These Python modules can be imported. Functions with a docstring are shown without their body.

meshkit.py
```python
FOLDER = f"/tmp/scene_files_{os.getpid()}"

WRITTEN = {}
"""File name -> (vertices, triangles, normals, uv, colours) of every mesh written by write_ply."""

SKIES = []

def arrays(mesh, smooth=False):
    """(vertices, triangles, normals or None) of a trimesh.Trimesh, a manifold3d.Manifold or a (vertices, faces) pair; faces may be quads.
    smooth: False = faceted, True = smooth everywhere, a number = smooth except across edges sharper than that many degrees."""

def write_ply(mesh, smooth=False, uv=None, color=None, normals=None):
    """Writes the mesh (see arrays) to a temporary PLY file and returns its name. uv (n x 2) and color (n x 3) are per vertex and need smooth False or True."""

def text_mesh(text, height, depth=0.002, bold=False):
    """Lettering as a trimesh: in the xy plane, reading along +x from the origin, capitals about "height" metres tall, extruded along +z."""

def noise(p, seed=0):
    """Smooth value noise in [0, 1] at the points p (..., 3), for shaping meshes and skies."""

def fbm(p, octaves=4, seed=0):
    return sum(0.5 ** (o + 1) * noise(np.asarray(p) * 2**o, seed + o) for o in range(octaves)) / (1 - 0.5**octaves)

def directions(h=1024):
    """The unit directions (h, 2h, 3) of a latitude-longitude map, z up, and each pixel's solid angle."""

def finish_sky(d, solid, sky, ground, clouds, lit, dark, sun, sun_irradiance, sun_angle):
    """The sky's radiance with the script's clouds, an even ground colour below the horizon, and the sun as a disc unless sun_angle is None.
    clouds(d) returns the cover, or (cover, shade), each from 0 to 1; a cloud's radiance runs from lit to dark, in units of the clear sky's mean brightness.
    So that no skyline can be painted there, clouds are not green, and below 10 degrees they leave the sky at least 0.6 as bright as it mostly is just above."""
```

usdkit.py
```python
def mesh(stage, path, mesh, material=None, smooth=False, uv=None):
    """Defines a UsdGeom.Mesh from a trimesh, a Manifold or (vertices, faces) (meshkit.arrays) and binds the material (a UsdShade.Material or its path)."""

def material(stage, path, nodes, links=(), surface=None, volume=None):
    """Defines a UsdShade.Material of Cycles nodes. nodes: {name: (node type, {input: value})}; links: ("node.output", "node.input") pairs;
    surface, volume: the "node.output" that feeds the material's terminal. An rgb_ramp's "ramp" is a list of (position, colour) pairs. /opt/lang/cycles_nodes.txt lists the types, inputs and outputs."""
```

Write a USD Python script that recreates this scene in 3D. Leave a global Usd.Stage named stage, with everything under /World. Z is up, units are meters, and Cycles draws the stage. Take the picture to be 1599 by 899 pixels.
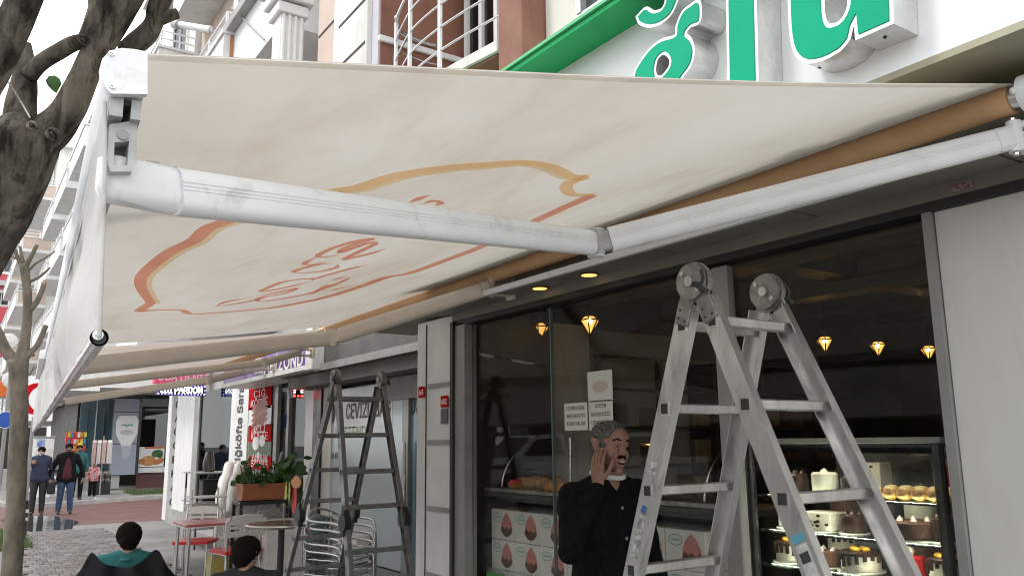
import math, random, numpy as np, trimesh, usdkit, meshkit
import manifold3d as m3
from manifold3d import Manifold
from shapely.geometry import Polygon, LineString, Point
from shapely import affinity
from pxr import Usd, UsdGeom, UsdLux, UsdShade, Gf, Sdf
random.seed(7); rng = np.random.default_rng(7)
stage = Usd.Stage.CreateInMemory()
UsdGeom.SetStageUpAxis(stage, UsdGeom.Tokens.z); UsdGeom.SetStageMetersPerUnit(stage, 1.0)
W = UsdGeom.Xform.Define(stage, '/World'); stage.SetDefaultPrim(W.GetPrim())

# ------------------------------------------------------------------ camera, sky, sun, exposure
FPX, YAW, PITCH, ROLL, CAMZ = 1280.0, math.radians(34.05), math.radians(10.6), .0115, 1.6
EXPOSURE, SKY_STRENGTH, SUN = 0.75, 0.12, 0.3
_f0 = np.array([math.cos(YAW), -math.sin(YAW), 0]); _z = np.array([0, 0, 1.]); _r0 = np.array([-math.sin(YAW), -math.cos(YAW), 0])
FW = _f0*math.cos(PITCH) + _z*math.sin(PITCH); _u0 = -_f0*math.sin(PITCH) + _z*math.cos(PITCH)
RT = _r0*math.cos(ROLL) - _u0*math.sin(ROLL); UP = _u0*math.cos(ROLL) + _r0*math.sin(ROLL)
CAM = np.array([0, 0, CAMZ])
cam = UsdGeom.Camera.Define(stage, '/World/camera')
cam.CreateHorizontalApertureAttr(36.0); cam.CreateVerticalApertureAttr(36.0*575/1024)
cam.CreateFocalLengthAttr(36.0*FPX/1599); cam.CreateClippingRangeAttr(Gf.Vec2f(.05, 2000)); cam.CreateExposureAttr(EXPOSURE)
cam.AddTransformOp().Set(Gf.Matrix4d(*[float(x) for r in (np.append(RT, 0), np.append(UP, 0), np.append(-FW, 0), np.append(CAM, 1)) for x in r]))
SUN_AZ, SUN_EL = math.radians(70), math.radians(52)          # direction towards the sun: azimuth from +x
sd = np.array([math.cos(SUN_AZ)*math.cos(SUN_EL), math.sin(SUN_AZ)*math.cos(SUN_EL), math.sin(SUN_EL)])
usdkit.material(stage, '/World/Looks/overcast_sky', {
    'c': ('texture_coordinate', {}), 'map': ('mapping', {'scale': (1, 1, 2.2)}),
    'n': ('noise_texture', {'scale': 2.2, 'detail': 5, 'roughness': .55}),
    'r': ('rgb_ramp', {'ramp': [(.3, (8.5, 8.6, 8.7)), (.7, (11.2, 11.2, 11.1))]}),
    's': ('sky_texture', {'sky_type': 'single_scattering', 'sun_disc': False, 'sun_elevation': SUN_EL, 'sun_rotation': math.atan2(sd[0], sd[1])}),
    'm': ('mix_color', {'fac': .9, 'use_clamp': False}), 'b': ('background_shader', {'strength': SKY_STRENGTH})},
    [('c.generated', 'map.vector'), ('map.vector', 'n.vector'), ('n.fac', 'r.fac'), ('s.color', 'm.a'), ('r.color', 'm.b'), ('m.result', 'b.color')], surface='b.background')
dome = UsdLux.DomeLight.Define(stage, '/World/sky'); dome.CreateIntensityAttr(1)
UsdShade.MaterialBindingAPI.Apply(dome.GetPrim()).Bind(UsdShade.Material.Get(stage, '/World/Looks/overcast_sky'))
dome.GetPrim().SetCustomDataByKey('kind', 'structure')
sun = UsdLux.DistantLight.Define(stage, '/World/sun'); sun.CreateIntensityAttr(SUN); sun.CreateAngleAttr(14); sun.CreateColorAttr(Gf.Vec3f(1, .97, .92)); sun.CreateNormalizeAttr(True)
_zz = sd; _xx = np.cross([0, 0, 1], _zz); _xx /= np.linalg.norm(_xx); _yy = np.cross(_zz, _xx)
sun.AddTransformOp().Set(Gf.Matrix4d(*[float(x) for r in (np.append(_xx, 0), np.append(_yy, 0), np.append(_zz, 0), [0, 0, 0, 1]) for x in r]))

def px(u, v, x=None, y=None, z=None, d=None):
    """The point seen at (u, v) of the 1599 x 899 photograph on a plane of the place (or at a depth)."""
    r = FW*FPX + RT*(u-799.5) + UP*(449.5-v)
    t = (x-CAM[0])/r[0] if x is not None else (y-CAM[1])/r[1] if y is not None else (z-CAM[2])/r[2] if z is not None else d/FPX
    return CAM + r*t

# ------------------------------------------------------------------ materials
LOOKS = {}
def look(name, c1, c2=None, scale=6, rough=.6, metal=0, bump=0, bscale=None, spec=.5, coat=0, emit=0, detail=4, stretch=(1, 1, 1), lo=.35, hi=.65, trans=0, world=False, stain=None):
    if name in LOOKS: return LOOKS[name]
    c2 = c2 or tuple(x*.86 for x in c1)
    nodes = {'c': ('geometry', {}) if world else ('texture_coordinate', {}), 'map': ('mapping', {'scale': stretch}),
             'n': ('noise_texture', {'scale': scale, 'detail': detail, 'roughness': .6}),
             'r': ('rgb_ramp', {'ramp': [(lo, c1), (hi, c2)]}),
             'rr': ('map_range', {'from_min': .3, 'from_max': .7, 'to_min': max(rough-.08, .02), 'to_max': min(rough+.08, 1)}),
             'p': ('principled_bsdf', {'metallic': metal, 'specular_ior_level': spec, 'coat_weight': coat})}
    links = [('c.position' if world else 'c.object', 'map.vector'), ('map.vector', 'n.vector'), ('n.fac', 'r.fac'), ('r.color', 'p.base_color'), ('n.fac', 'rr.value'), ('rr.result', 'p.roughness')]
    if bump:
        nodes['n2'] = ('noise_texture', {'scale': bscale or scale*6, 'detail': 5, 'roughness': .65}); nodes['bp'] = ('bump', {'strength': bump, 'distance': .01})
        links += [('map.vector', 'n2.vector'), ('n2.fac', 'bp.height'), ('bp.normal', 'p.normal')]
    if emit:
        nodes['p'][1]['emission_strength'] = emit; links.append(('r.color', 'p.emission_color'))
    col = 'r.color'
    if stain:      # dirt and water marks: (tint, scale, from, to, stretch)
        sc_, slo, shi = stain[1:4]; st = stain[4] if len(stain) > 4 else (1, 1, 1)
        nodes['map3'] = ('mapping', {'scale': st, 'location': (3.1, 7.7, 1.3)}); nodes['n3'] = ('noise_texture', {'scale': sc_, 'detail': 8, 'roughness': .68, 'distortion': .6}); nodes['r3'] = ('rgb_ramp', {'ramp': [(slo, (1, 1, 1)), (shi, stain[0])]}); nodes['m3'] = ('mix_color', {'blend_type': 'multiply', 'fac': 1.0})
        links = [x for x in links if x[0] != 'r.color'] + [('c.position' if world else 'c.object', 'map3.vector'), ('map3.vector', 'n3.vector'), ('n3.fac', 'r3.fac'), ('r.color', 'm3.a'), ('r3.color', 'm3.b'), ('m3.result', 'p.base_color')]; col = 'm3.result'
    surf = 'p.BSDF'
    if trans:
        nodes['t'] = ('translucent_bsdf', {}); nodes['mx'] = ('mix_closure', {'fac': trans}); links += [(col, 't.color'), ('p.BSDF', 'mx.closure1'), ('t.BSDF', 'mx.closure2')]; surf = 'mx.closure'
    LOOKS[name] = usdkit.material(stage, '/World/Looks/'+name, nodes, links, surface=surf)
    return LOOKS[name]

def glass(name, tint=(1, 1, 1), refl=.05, cap=.75, rough=0.0, dirt=0.0, dirtcol=(.5, .5, .5)):
    """window pane: see-through, mirrors more at glancing angles (the same from both sides)"""
    if name in LOOKS: return LOOKS[name]
    nodes = {'w': ('layer_weight', {'blend': .5}), 'pw': ('math', {'math_type': 'power', 'value2': 6.5}), 'r': ('map_range', {'from_min': 0, 'from_max': 1, 'to_min': refl, 'to_max': cap}),
             't': ('transparent_bsdf', {'color': tint}), 'g': ('glossy_bsdf', {'color': (1, 1, 1), 'roughness': rough}), 'm': ('mix_closure', {}),
             'd': ('diffuse_bsdf', {'color': dirtcol}), 'm2': ('mix_closure', {'fac': dirt})}
    LOOKS[name] = usdkit.material(stage, '/World/Looks/'+name, nodes, [('w.facing', 'pw.value1'), ('pw.value', 'r.value'), ('r.result', 'm.fac'), ('t.BSDF', 'm.closure1'), ('g.BSDF', 'm.closure2'), ('m.closure', 'm2.closure1'), ('d.BSDF', 'm2.closure2')], surface='m2.closure')
    return LOOKS[name]

# ------------------------------------------------------------------ mesh helpers: all return (vertices, triangles)
def cat(ms):
    vs, fs, o = [], [], 0
    for v, f in ms:
        vs.append(np.asarray(v, float)); fs.append(np.asarray(f, int)+o); o += len(v)
    return np.vstack(vs), np.vstack(fs)
def tm(m): return np.array(m.vertices), np.array(m.faces)
def quads(q): q = np.asarray(q, int); return np.vstack([q[:, [0, 1, 2]], q[:, [0, 2, 3]]])
_BX = None
def _boxfaces():
    global _BX
    if _BX is None:
        p = _boxpts(np.array([1, 1, 1.]), .2); h = trimesh.Trimesh(p, trimesh.convex.convex_hull(p).faces*0, process=False) if False else None
        from scipy.spatial import ConvexHull
        f = ConvexHull(p).simplices.copy(); c = p[f].mean(1); n = np.cross(p[f[:, 1]]-p[f[:, 0]], p[f[:, 2]]-p[f[:, 0]])
        fl = (n*c).sum(1) < 0; f[fl] = f[fl][:, ::-1]; _BX = f
    return _BX
def _boxpts(h, b):
    out = []
    for sx in (-1, 1):
        for sy in (-1, 1):
            for sz in (-1, 1):
                s = np.array([sx, sy, sz])
                for k in range(3):
                    e = h-b; e[k] = h[k]; out.append(s*e)
    return np.array(out)
_B8 = quads([[0, 1, 3, 2], [4, 6, 7, 5], [0, 4, 5, 1], [2, 3, 7, 6], [0, 2, 6, 4], [1, 5, 7, 3]])
def box(c, s, b=0):
    h = np.array(s, float)/2
    if b <= 0:
        v = np.array([[x, y, z] for x in (-1, 1) for y in (-1, 1) for z in (-1, 1)])*h
        return v+np.array(c), _B8.copy()
    return _boxpts(h, min(b, h.min()*.9))+np.array(c), _boxfaces().copy()
def bb(x0, x1, y0, y1, z0, z1, b=0): return box(((x0+x1)/2, (y0+y1)/2, (z0+z1)/2), (abs(x1-x0), abs(y1-y0), abs(z1-z0)), b)
def unit(a): a = np.asarray(a, float); return a/np.linalg.norm(a)
def frame(d, up=(0, 0, 1)):
    d = unit(d); s = np.cross(d, up)
    if np.linalg.norm(s) < 1e-4: s = np.cross(d, (1, 0, 0))
    s = unit(s); return d, s, np.cross(s, d)
def bar(p0, p1, w, h, b=0, up=(0, 0, 1)):
    p0, p1 = np.array(p0, float), np.array(p1, float); d, s, u = frame(p1-p0, up)
    v, f = box((0, 0, 0), (np.linalg.norm(p1-p0), w, h), b)
    return (p0+p1)/2 + v[:, :1]*d + v[:, 1:2]*s*-1 + v[:, 2:]*u, f
def tube(pts, r, n=8, cap=True, wob=0, seed=0):
    pts = np.array(pts, float); m = len(pts); r = np.broadcast_to(r, (m,)).astype(float)
    t = np.gradient(pts, axis=0); t /= np.linalg.norm(t, axis=1)[:, None]
    s = np.cross(t[0], (0, 0, 1.)); s = np.cross(t[0], (1., 0, 0)) if np.linalg.norm(s) < .1 else s
    a = np.arange(n)/n*2*math.pi; V = []
    for i in range(m):
        s = unit(s - t[i]*(s@t[i])); k = np.cross(t[i], s)
        V.append(pts[i]+r[i]*(np.cos(a)[:, None]*s+np.sin(a)[:, None]*k))
    V = np.vstack(V)
    if wob:
        c = np.repeat(pts, n, 0); w = 1+wob*(meshkit.fbm(V*9, 3, seed)-.5)*2; V = c+(V-c)*w[:, None]
    F = [[i*n+j, i*n+(j+1) % n, (i+1)*n+(j+1) % n, (i+1)*n+j] for i in range(m-1) for j in range(n)]
    F = quads(F)
    if cap:
        o = len(V); V = np.vstack([V, pts[0], pts[-1]])
        F = np.vstack([F, [[o, (j+1) % n, j] for j in range(n)], [[o+1, (m-1)*n+j, (m-1)*n+(j+1) % n] for j in range(n)]])
    return V, F
def smooth_path(pts, k=4):
    pts = np.array(pts, float); out = []
    P = np.vstack([2*pts[0]-pts[1], pts, 2*pts[-1]-pts[-2]])
    for i in range(1, len(P)-2):
        for t in np.arange(k)/k:
            out.append(.5*(2*P[i]+(P[i+1]-P[i-1])*t+(2*P[i-1]-5*P[i]+4*P[i+1]-P[i+2])*t*t+(3*P[i]-P[i-1]-3*P[i+1]+P[i+2])*t**3))
    return np.array(out+[pts[-1]])
def loft(prof, p0, p1, up=(0, 0, 1), caps=True):
    """closed profile of (side, up) pairs swept straight from p0 to p1; side points to the right when looking along"""
    prof = np.asarray(prof, float); p0, p1 = np.array(p0, float), np.array(p1, float); d, s, u = frame(p1-p0, up); n = len(prof)
    ring = prof[:, :1]*s+prof[:, 1:]*u
    V = np.vstack([p0+ring, p1+ring]); F = quads([[j, (j+1) % n, n+(j+1) % n, n+j] for j in range(n)])
    if caps:
        pl = Polygon(prof); vv, ff = trimesh.creation.triangulate_polygon(pl, engine='earcut')
        for base in (p0, p1): V, F = cat([(V, F), (base+vv[:, :1]*s+vv[:, 1:]*u, ff)])
    return V, F
def prism(poly, o, ux, uy, depth):
    if not isinstance(poly, Polygon) and not hasattr(poly, 'geoms'): poly = Polygon(poly).buffer(0)
    o, ux, uy = np.array(o, float), np.array(ux, float), np.array(uy, float); n = np.cross(ux, uy); ms = []
    for g in getattr(poly, 'geoms', [poly]):
        if g.area < 1e-8: continue
        m = trimesh.creation.extrude_polygon(g, depth, engine='earcut'); v = np.array(m.vertices)
        ms.append((o+v[:, :1]*ux+v[:, 1:2]*uy+v[:, 2:]*n, np.array(m.faces)))
    return cat(ms)
def lathe(prof, n=16, c=(0, 0, 0)):
    prof = np.array(prof, float); m = len(prof); a = np.arange(n)/n*2*math.pi
    V = np.array([[r*math.cos(t), r*math.sin(t), z] for r, z in prof for t in a])+np.array(c)
    return V, quads([[i*n+j, i*n+(j+1) % n, (i+1)*n+(j+1) % n, (i+1)*n+j] for i in range(m-1) for j in range(n)])
def ball(c, r, n=10, s=(1, 1, 1)):
    th = np.linspace(0, math.pi, n//2+2); v, f = lathe([(max(math.sin(t), 1e-4)*r, -math.cos(t)*r) for t in th], n)
    return v*np.array(s)+np.array(c), f
def grid(P):
    P = np.asarray(P, float); m, n = P.shape[:2]
    return P.reshape(-1, 3), quads([[i*n+j, i*n+j+1, (i+1)*n+j+1, (i+1)*n+j] for i in range(m-1) for j in range(n-1)])
def flat(pts):
    pts = np.array(pts, float); return pts, np.array([[0, i, i+1] for i in range(1, len(pts)-1)])
def text(s, h, o, ux, uy=(0, 0, 1), depth=.002, width=None, bold=True, center=False):
    v, f = tm(meshkit.text_mesh(s, h, depth, bold)); v = v.copy()
    if width: v[:, 0] *= width/np.ptp(v[:, 0])
    if center: v[:, 0] -= (v[:, 0].max()+v[:, 0].min())/2
    ux, uy = unit(ux), unit(uy); n = np.cross(ux, uy)
    return np.array(o, float)+v[:, :1]*ux+v[:, 1:2]*uy+v[:, 2:]*n, f
SX = np.array([-1., 0, 0])       # reading direction on street-facing walls (normal +y)
NY = np.array([0, -1., 0])       # reading direction on faces that look towards -x

# ------------------------------------------------------------------ things
USED = {}
def numbered(path):
    k = USED.get(path, -1)+1; USED[path] = k
    return path if k == 0 else f'{path}_{k:03d}'
def meta(p, **kw):
    for k, v in kw.items():
        if v: p.SetCustomDataByKey({'cat': 'category'}.get(k, k), v)
class Thing:
    def __init__(self, name, label, cat, loc=(0, 0, 0), rot=0, group=None, kind=None):
        self.name = name; self.path = numbered('/World/'+name); self.loc = np.array(loc, float); x = UsdGeom.Xform.Define(stage, self.path)
        x.AddTranslateOp().Set(Gf.Vec3d(*map(float, loc)))
        if rot: x.AddRotateZOp().Set(float(rot))
        self.rot = rot; self.prim = x.GetPrim(); meta(self.prim, label=label, cat=cat, group=group, kind=kind)
    def part(self, name, mesh, mat, parent=None, smooth=False, local=False, **kw):
        v, f = mesh; v = np.asarray(v, float)
        if not local: v = v-self.loc
        path = numbered((parent or self.path)+'/'+name)
        m = usdkit.mesh(stage, path, (v, f), mat, smooth); meta(m.GetPrim(), **kw)
        return path
def single(name, mesh, mat, label=None, cat=None, group=None, kind=None, smooth=False):
    path = numbered('/World/'+name); m = usdkit.mesh(stage, path, mesh, mat, smooth); meta(m.GetPrim(), label=label, cat=cat, group=group, kind=kind); return path
def dup(src, label, cat, loc, rot=0, group=None, scale=None):
    t = Thing(src.name, label, cat, loc, rot, group)
    t.prim.GetReferences().AddInternalReference(Sdf.Path(src.path)); t.prim.SetInstanceable(True)
    return t

# ------------------------------------------------------------------ looks
white_paint = look('white_paint', (.78, .78, .77), (.70, .70, .69), scale=3, rough=.45, bump=.04, stain=((.72, .69, .64), 2.5, .52, .78, (1, 1, .3)))
powder = look('powder_coat', (.79, .80, .81), (.73, .74, .75), scale=5, rough=.34, spec=.5, stain=((.74, .72, .69), 9, .55, .74))
grey_cast = look('grey_cast', (.46, .46, .46), (.36, .36, .36), scale=20, rough=.5, bump=.1)
dark_slot = look('dark_slot', (.03, .03, .03), rough=.7)
alu = look('ladder_aluminium', (.68, .665, .65), (.44, .43, .425), scale=17, rough=.36, detail=8, metal=1, bump=.06, bscale=60, stretch=(1, 1, .25), stain=((.72, .69, .66), 26, .57, .70, (1, 1, .3)))
alu_dull = look('dull_aluminium', (.34, .33, .31), (.22, .21, .20), scale=22, rough=.5, metal=1, bump=.12, bscale=50)
steel = look('polished_steel', (.72, .72, .72), (.62, .62, .62), scale=9, rough=.18, metal=1)
silver_trim = look('letter_trim', (.74, .74, .73), (.62, .62, .61), scale=7, rough=.28, metal=.85)
sign_white = look('sign_white', (.82, .84, .85), (.78, .80, .81), scale=1.5, rough=.22, spec=.5)
sign_green = look('sign_green', (.0, .36, .20), (.0, .32, .175), scale=3, rough=.4, spec=.15)
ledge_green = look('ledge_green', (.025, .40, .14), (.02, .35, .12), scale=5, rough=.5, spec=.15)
terracotta = look('terracotta_wall', (.27, .125, .085), (.23, .10, .07), scale=4, rough=.75, bump=.15, bscale=90, stain=((.7, .68, .66), 2, .5, .75, (1, 1, .2)))
cream = look('cream_wall', (.62, .50, .42), (.55, .44, .37), scale=2, rough=.8, bump=.1, bscale=70)
wall_white = look('white_wall', (.76, .76, .74), (.66, .66, .64), scale=1.2, rough=.75, bump=.08, bscale=60, stain=((.70, .68, .63), 1.6, .5, .75, (1, 1, .2)))
grey_wall = look('grey_wall', (.42, .42, .41), (.34, .34, .33), scale=1, rough=.8, bump=.1)
soffit_grey = look('soffit_grey', (.22, .21, .18), (.18, .17, .145), scale=2, rough=.5)
frame_grey = look('frame_grey', (.30, .30, .29), (.25, .25, .24), scale=4, rough=.4)
black_frame = look('black_frame', (.02, .02, .02), rough=.4)
groove_dark = look('groove_dark', (.05, .045, .04), rough=.8)
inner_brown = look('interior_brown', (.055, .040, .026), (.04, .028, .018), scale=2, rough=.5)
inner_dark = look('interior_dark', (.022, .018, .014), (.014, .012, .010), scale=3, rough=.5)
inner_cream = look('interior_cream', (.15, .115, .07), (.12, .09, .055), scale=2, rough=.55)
panel_white = look('panel_white', (.64, .64, .605), (.60, .60, .565), scale=.9, rough=.42, stretch=(2.5, 1, .5), detail=7, stain=((.90, .885, .85), 2.2, .52, .74, (1.6, 1, .35)))
shop_glass = glass('shop_glass', (.97, .975, .96), .012)
clear_glass = glass('clear_glass', (.98, .99, .985), .02)
win_glass = glass('window_glass', (.36, .40, .42), .07, cap=.4)
concrete = look('concrete', (.23, .225, .22), (.165, .16, .158), scale=1.3, rough=.75, bump=.25, bscale=40, world=True)
asphalt = look('asphalt', (.075, .075, .078), (.05, .05, .052), scale=2, rough=.7, bump=.5, bscale=90, world=True)
red_pave = look('red_paving', (.15, .065, .058), (.10, .05, .046), scale=1.5, rough=.55, bump=.3, bscale=60, world=True)
paver_looks = [look(f'paver_tone{i}', c, d, scale=5, rough=.48, bump=.3, bscale=50, world=True) for i, (c, d) in enumerate([((.17, .15, .142), (.12, .108, .105)), ((.145, .12, .112), (.10, .088, .085)), ((.20, .188, .183), (.14, .135, .132)), ((.13, .098, .09), (.095, .075, .07))])]
red_plastic = look('red_plastic', (.62, .03, .025), (.55, .025, .02), rough=.3)
white_plastic = look('white_plastic', (.78, .77, .74), (.7, .69, .66), rough=.4)
black_plastic = look('black_plastic', (.018, .018, .02), rough=.45)
red_sign = look('red_sign', (.52, .012, .016), rough=.8, spec=.03)
arm_cream = look('arm_cream', (.70, .63, .54), (.63, .56, .47), scale=4, rough=.45)
text_white = look('text_white', (.82, .82, .82), rough=.5)
text_dark = look('text_dark', (.035, .035, .04), rough=.5)
print_orange = look('awning_print_orange', (.97, .735, .47), (.94, .69, .42), rough=.8, trans=.85)
print_red = look('awning_print_red', (.93, .50, .385), (.87, .44, .33), rough=.8, trans=.85)
print_gold = look('awning_print_gold', (.98, .84, .60), (.96, .80, .55), rough=.8, trans=.85)
cloth = look('awning_cloth', (.56, .528, .492), (.475, .425, .37), scale=.9, rough=.85, bump=.06, bscale=300, trans=.42, lo=.38, hi=.78, detail=6, stretch=(1, 2.2, 1), stain=((.89, .83, .75), 1.7, .50, .72, (.6, 1.6, 1)))
cloth_roll = look('awning_cloth_roll', (.82, .52, .28), (.72, .45, .25), scale=3, rough=.85, trans=.2)
valance_cloth = look('valance_cloth', (.76, .75, .74), (.66, .65, .64), scale=3, rough=.85, trans=.35, stretch=(.4, 1, 3), stain=((.74, .72, .70), 5, .52, .72, (.25, 1, 2)))
bark = look('bark', (.15, .128, .105), (.03, .026, .022), scale=11, rough=.95, bump=1.0, bscale=34, stretch=(1, 1, .4), detail=9, spec=.15, lo=.38, hi=.62, stain=((.35, .33, .30), 26, .48, .60, (1, 1, .35)))
bark_pale = look('bark_pale', (.22, .185, .14), (.11, .095, .075), scale=9, rough=.9, bump=.7, bscale=40, stretch=(1, 1, .5), detail=6)
cut_wood = look('cut_wood', (.42, .30, .18), (.3, .2, .12), scale=20, rough=.8)
leaf = look('leaf_green', (.05, .13, .02), (.03, .085, .015), scale=8, rough=.5, trans=.3)
granite = look('granite', (.30, .29, .28), (.12, .12, .12), scale=70, rough=.4)
stone = look('kerb_stone', (.38, .37, .35), (.27, .265, .25), scale=4, rough=.8, bump=.4)
# ================================================================== GROUND
single('ground', flat([(-300, -300, -.03), (600, -300, -.03), (600, 300, -.03), (-300, 300, -.03)]), asphalt, kind='structure')
pav = Thing('pavement', None, None, kind='structure')
pav.part('slab', bb(-8, 19.6, -4.6, 1.2, -.12, 0), concrete)
pav.part('kerb', bb(-8, 19.6, 1.2, 1.4, -.12, .012, .01), stone)
single('side_street', bb(19.6, 60, -8, 1.4, -.12, -.012), red_pave, kind='structure')
# raised pavement in front of the far shops, with a rounded kerb
far_poly = Polygon([(28.6, -9.5), (27.9, -6), (27.1, -4.2), (26.3, -3.0), (25.9, -2.2), (26.4, -1.5), (28, -1.2), (36, -1.2), (70, -1.2), (70, -9.5)])
fp = Thing('far_pavement', None, None, kind='structure')
fp.part('slab', prism(far_poly.buffer(-.16), (0, 0, -.05), (1, 0, 0), (0, 1, 0), .135), concrete)
fp.part('kerb', prism(far_poly.difference(far_poly.buffer(-.157)), (0, 0, -.05), (1, 0, 0), (0, 1, 0), .15), stone)
# pavers one by one
n = 0; small = []
for i in range(29):
    for j in range(19):
        x0 = 10.6+i*.275; y0 = -2.66+j*.13; off = (i % 2)*.065
        c = (x0+.1375, y0+off+.065, .004+rng.uniform(-.003, .004)); u, v = None, None
        ang = math.degrees(math.atan2(-c[1], c[0]))
        if not (4.2 < ang < 13.2) : continue
        m = box((c[0], c[1], c[2]), (.264, .119, .03), .006)
        if n < 300: pav.part('paver', m, paver_looks[int(rng.integers(0, 4))]); n += 1
        else: small.append(m)
if small: pav.part('paver_field', cat(small), paver_looks[0], kind='stuff')
water = look('puddle_water', (.02, .02, .02), rough=.09, spec=.6)
pts = []
for k in range(40):
    a = k/40*2*math.pi; r = 1+.35*(meshkit.noise([math.cos(a)*1.7, math.sin(a)*1.7, 3.1], 5)-.5)*2
    pts.append((20.6+2.3*r*math.cos(a), -1.75+.62*r*math.sin(a)))
single('puddle', prism(Polygon(pts).buffer(0), (0, 0, -.012), (1, 0, 0), (0, 1, 0), .019), water, kind='structure')
def tuft(name, x0, x1, y0, y1, z, n, h, mat):
    P = np.stack([rng.uniform(x0, x1, n), rng.uniform(y0, y1, n), np.full(n, z)], 1); V = []; F = []
    for k, p in enumerate(P):
        a = rng.uniform(0, 6.28); hh = h*rng.uniform(.4, 1.1); w = .012+.01*rng.random(); d = np.array([math.cos(a), math.sin(a), 0]); l = rng.normal(0, .35, 2)*hh
        V += [p-d*w, p+d*w, p+np.array([l[0], l[1], hh])]; F.append([3*k, 3*k+1, 3*k+2])
    single(name, (np.array(V), np.array(F)), mat, None, None, kind='stuff')
grassm = look('grass_blades', (.06, .13, .03), (.12, .15, .05), scale=3, rough=.7, trans=.3, world=True)
meta_grass = [('grass', 28.6, 30.6, -6.2, -4.9, .085, 900, .13), ('grass', 15.5, 19.0, -1.25, -.75, -.0, 700, .12)]
for nm, *a in meta_grass: tuft(nm, *a, grassm)
stage.GetPrimAtPath('/World/grass').SetCustomDataByKey('label', 'strip of green grass on the kerb before the far corner shop'); stage.GetPrimAtPath('/World/grass').SetCustomDataByKey('category', 'grass')
stage.GetPrimAtPath('/World/grass_001').SetCustomDataByKey('label', 'weedy grass round the pale tree at the kerb'); stage.GetPrimAtPath('/World/grass_001').SetCustomDataByKey('category', 'grass')

# ================================================================== BUILDING OVER THE PASTRY SHOP
B = Thing('apartment_building', 'white and terracotta apartment house with the pastry shop on its ground floor', 'building', (3, -6, 0))
P = B.part
YF = -3.0
# shop room
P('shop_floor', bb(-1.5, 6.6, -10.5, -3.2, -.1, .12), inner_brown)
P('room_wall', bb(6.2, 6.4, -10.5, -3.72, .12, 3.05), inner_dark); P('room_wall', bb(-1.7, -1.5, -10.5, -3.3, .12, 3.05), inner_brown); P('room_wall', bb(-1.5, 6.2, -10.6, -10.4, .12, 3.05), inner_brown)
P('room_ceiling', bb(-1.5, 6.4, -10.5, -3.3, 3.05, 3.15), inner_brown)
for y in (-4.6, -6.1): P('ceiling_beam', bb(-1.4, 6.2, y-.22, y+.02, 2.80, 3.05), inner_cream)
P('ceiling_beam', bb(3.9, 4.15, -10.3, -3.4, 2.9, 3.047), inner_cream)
for x in (1.2, 2.6): P('ceiling_beam', bb(x, x+.3, -10.3, -4.85, 2.86, 3.046), inner_brown)
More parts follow.
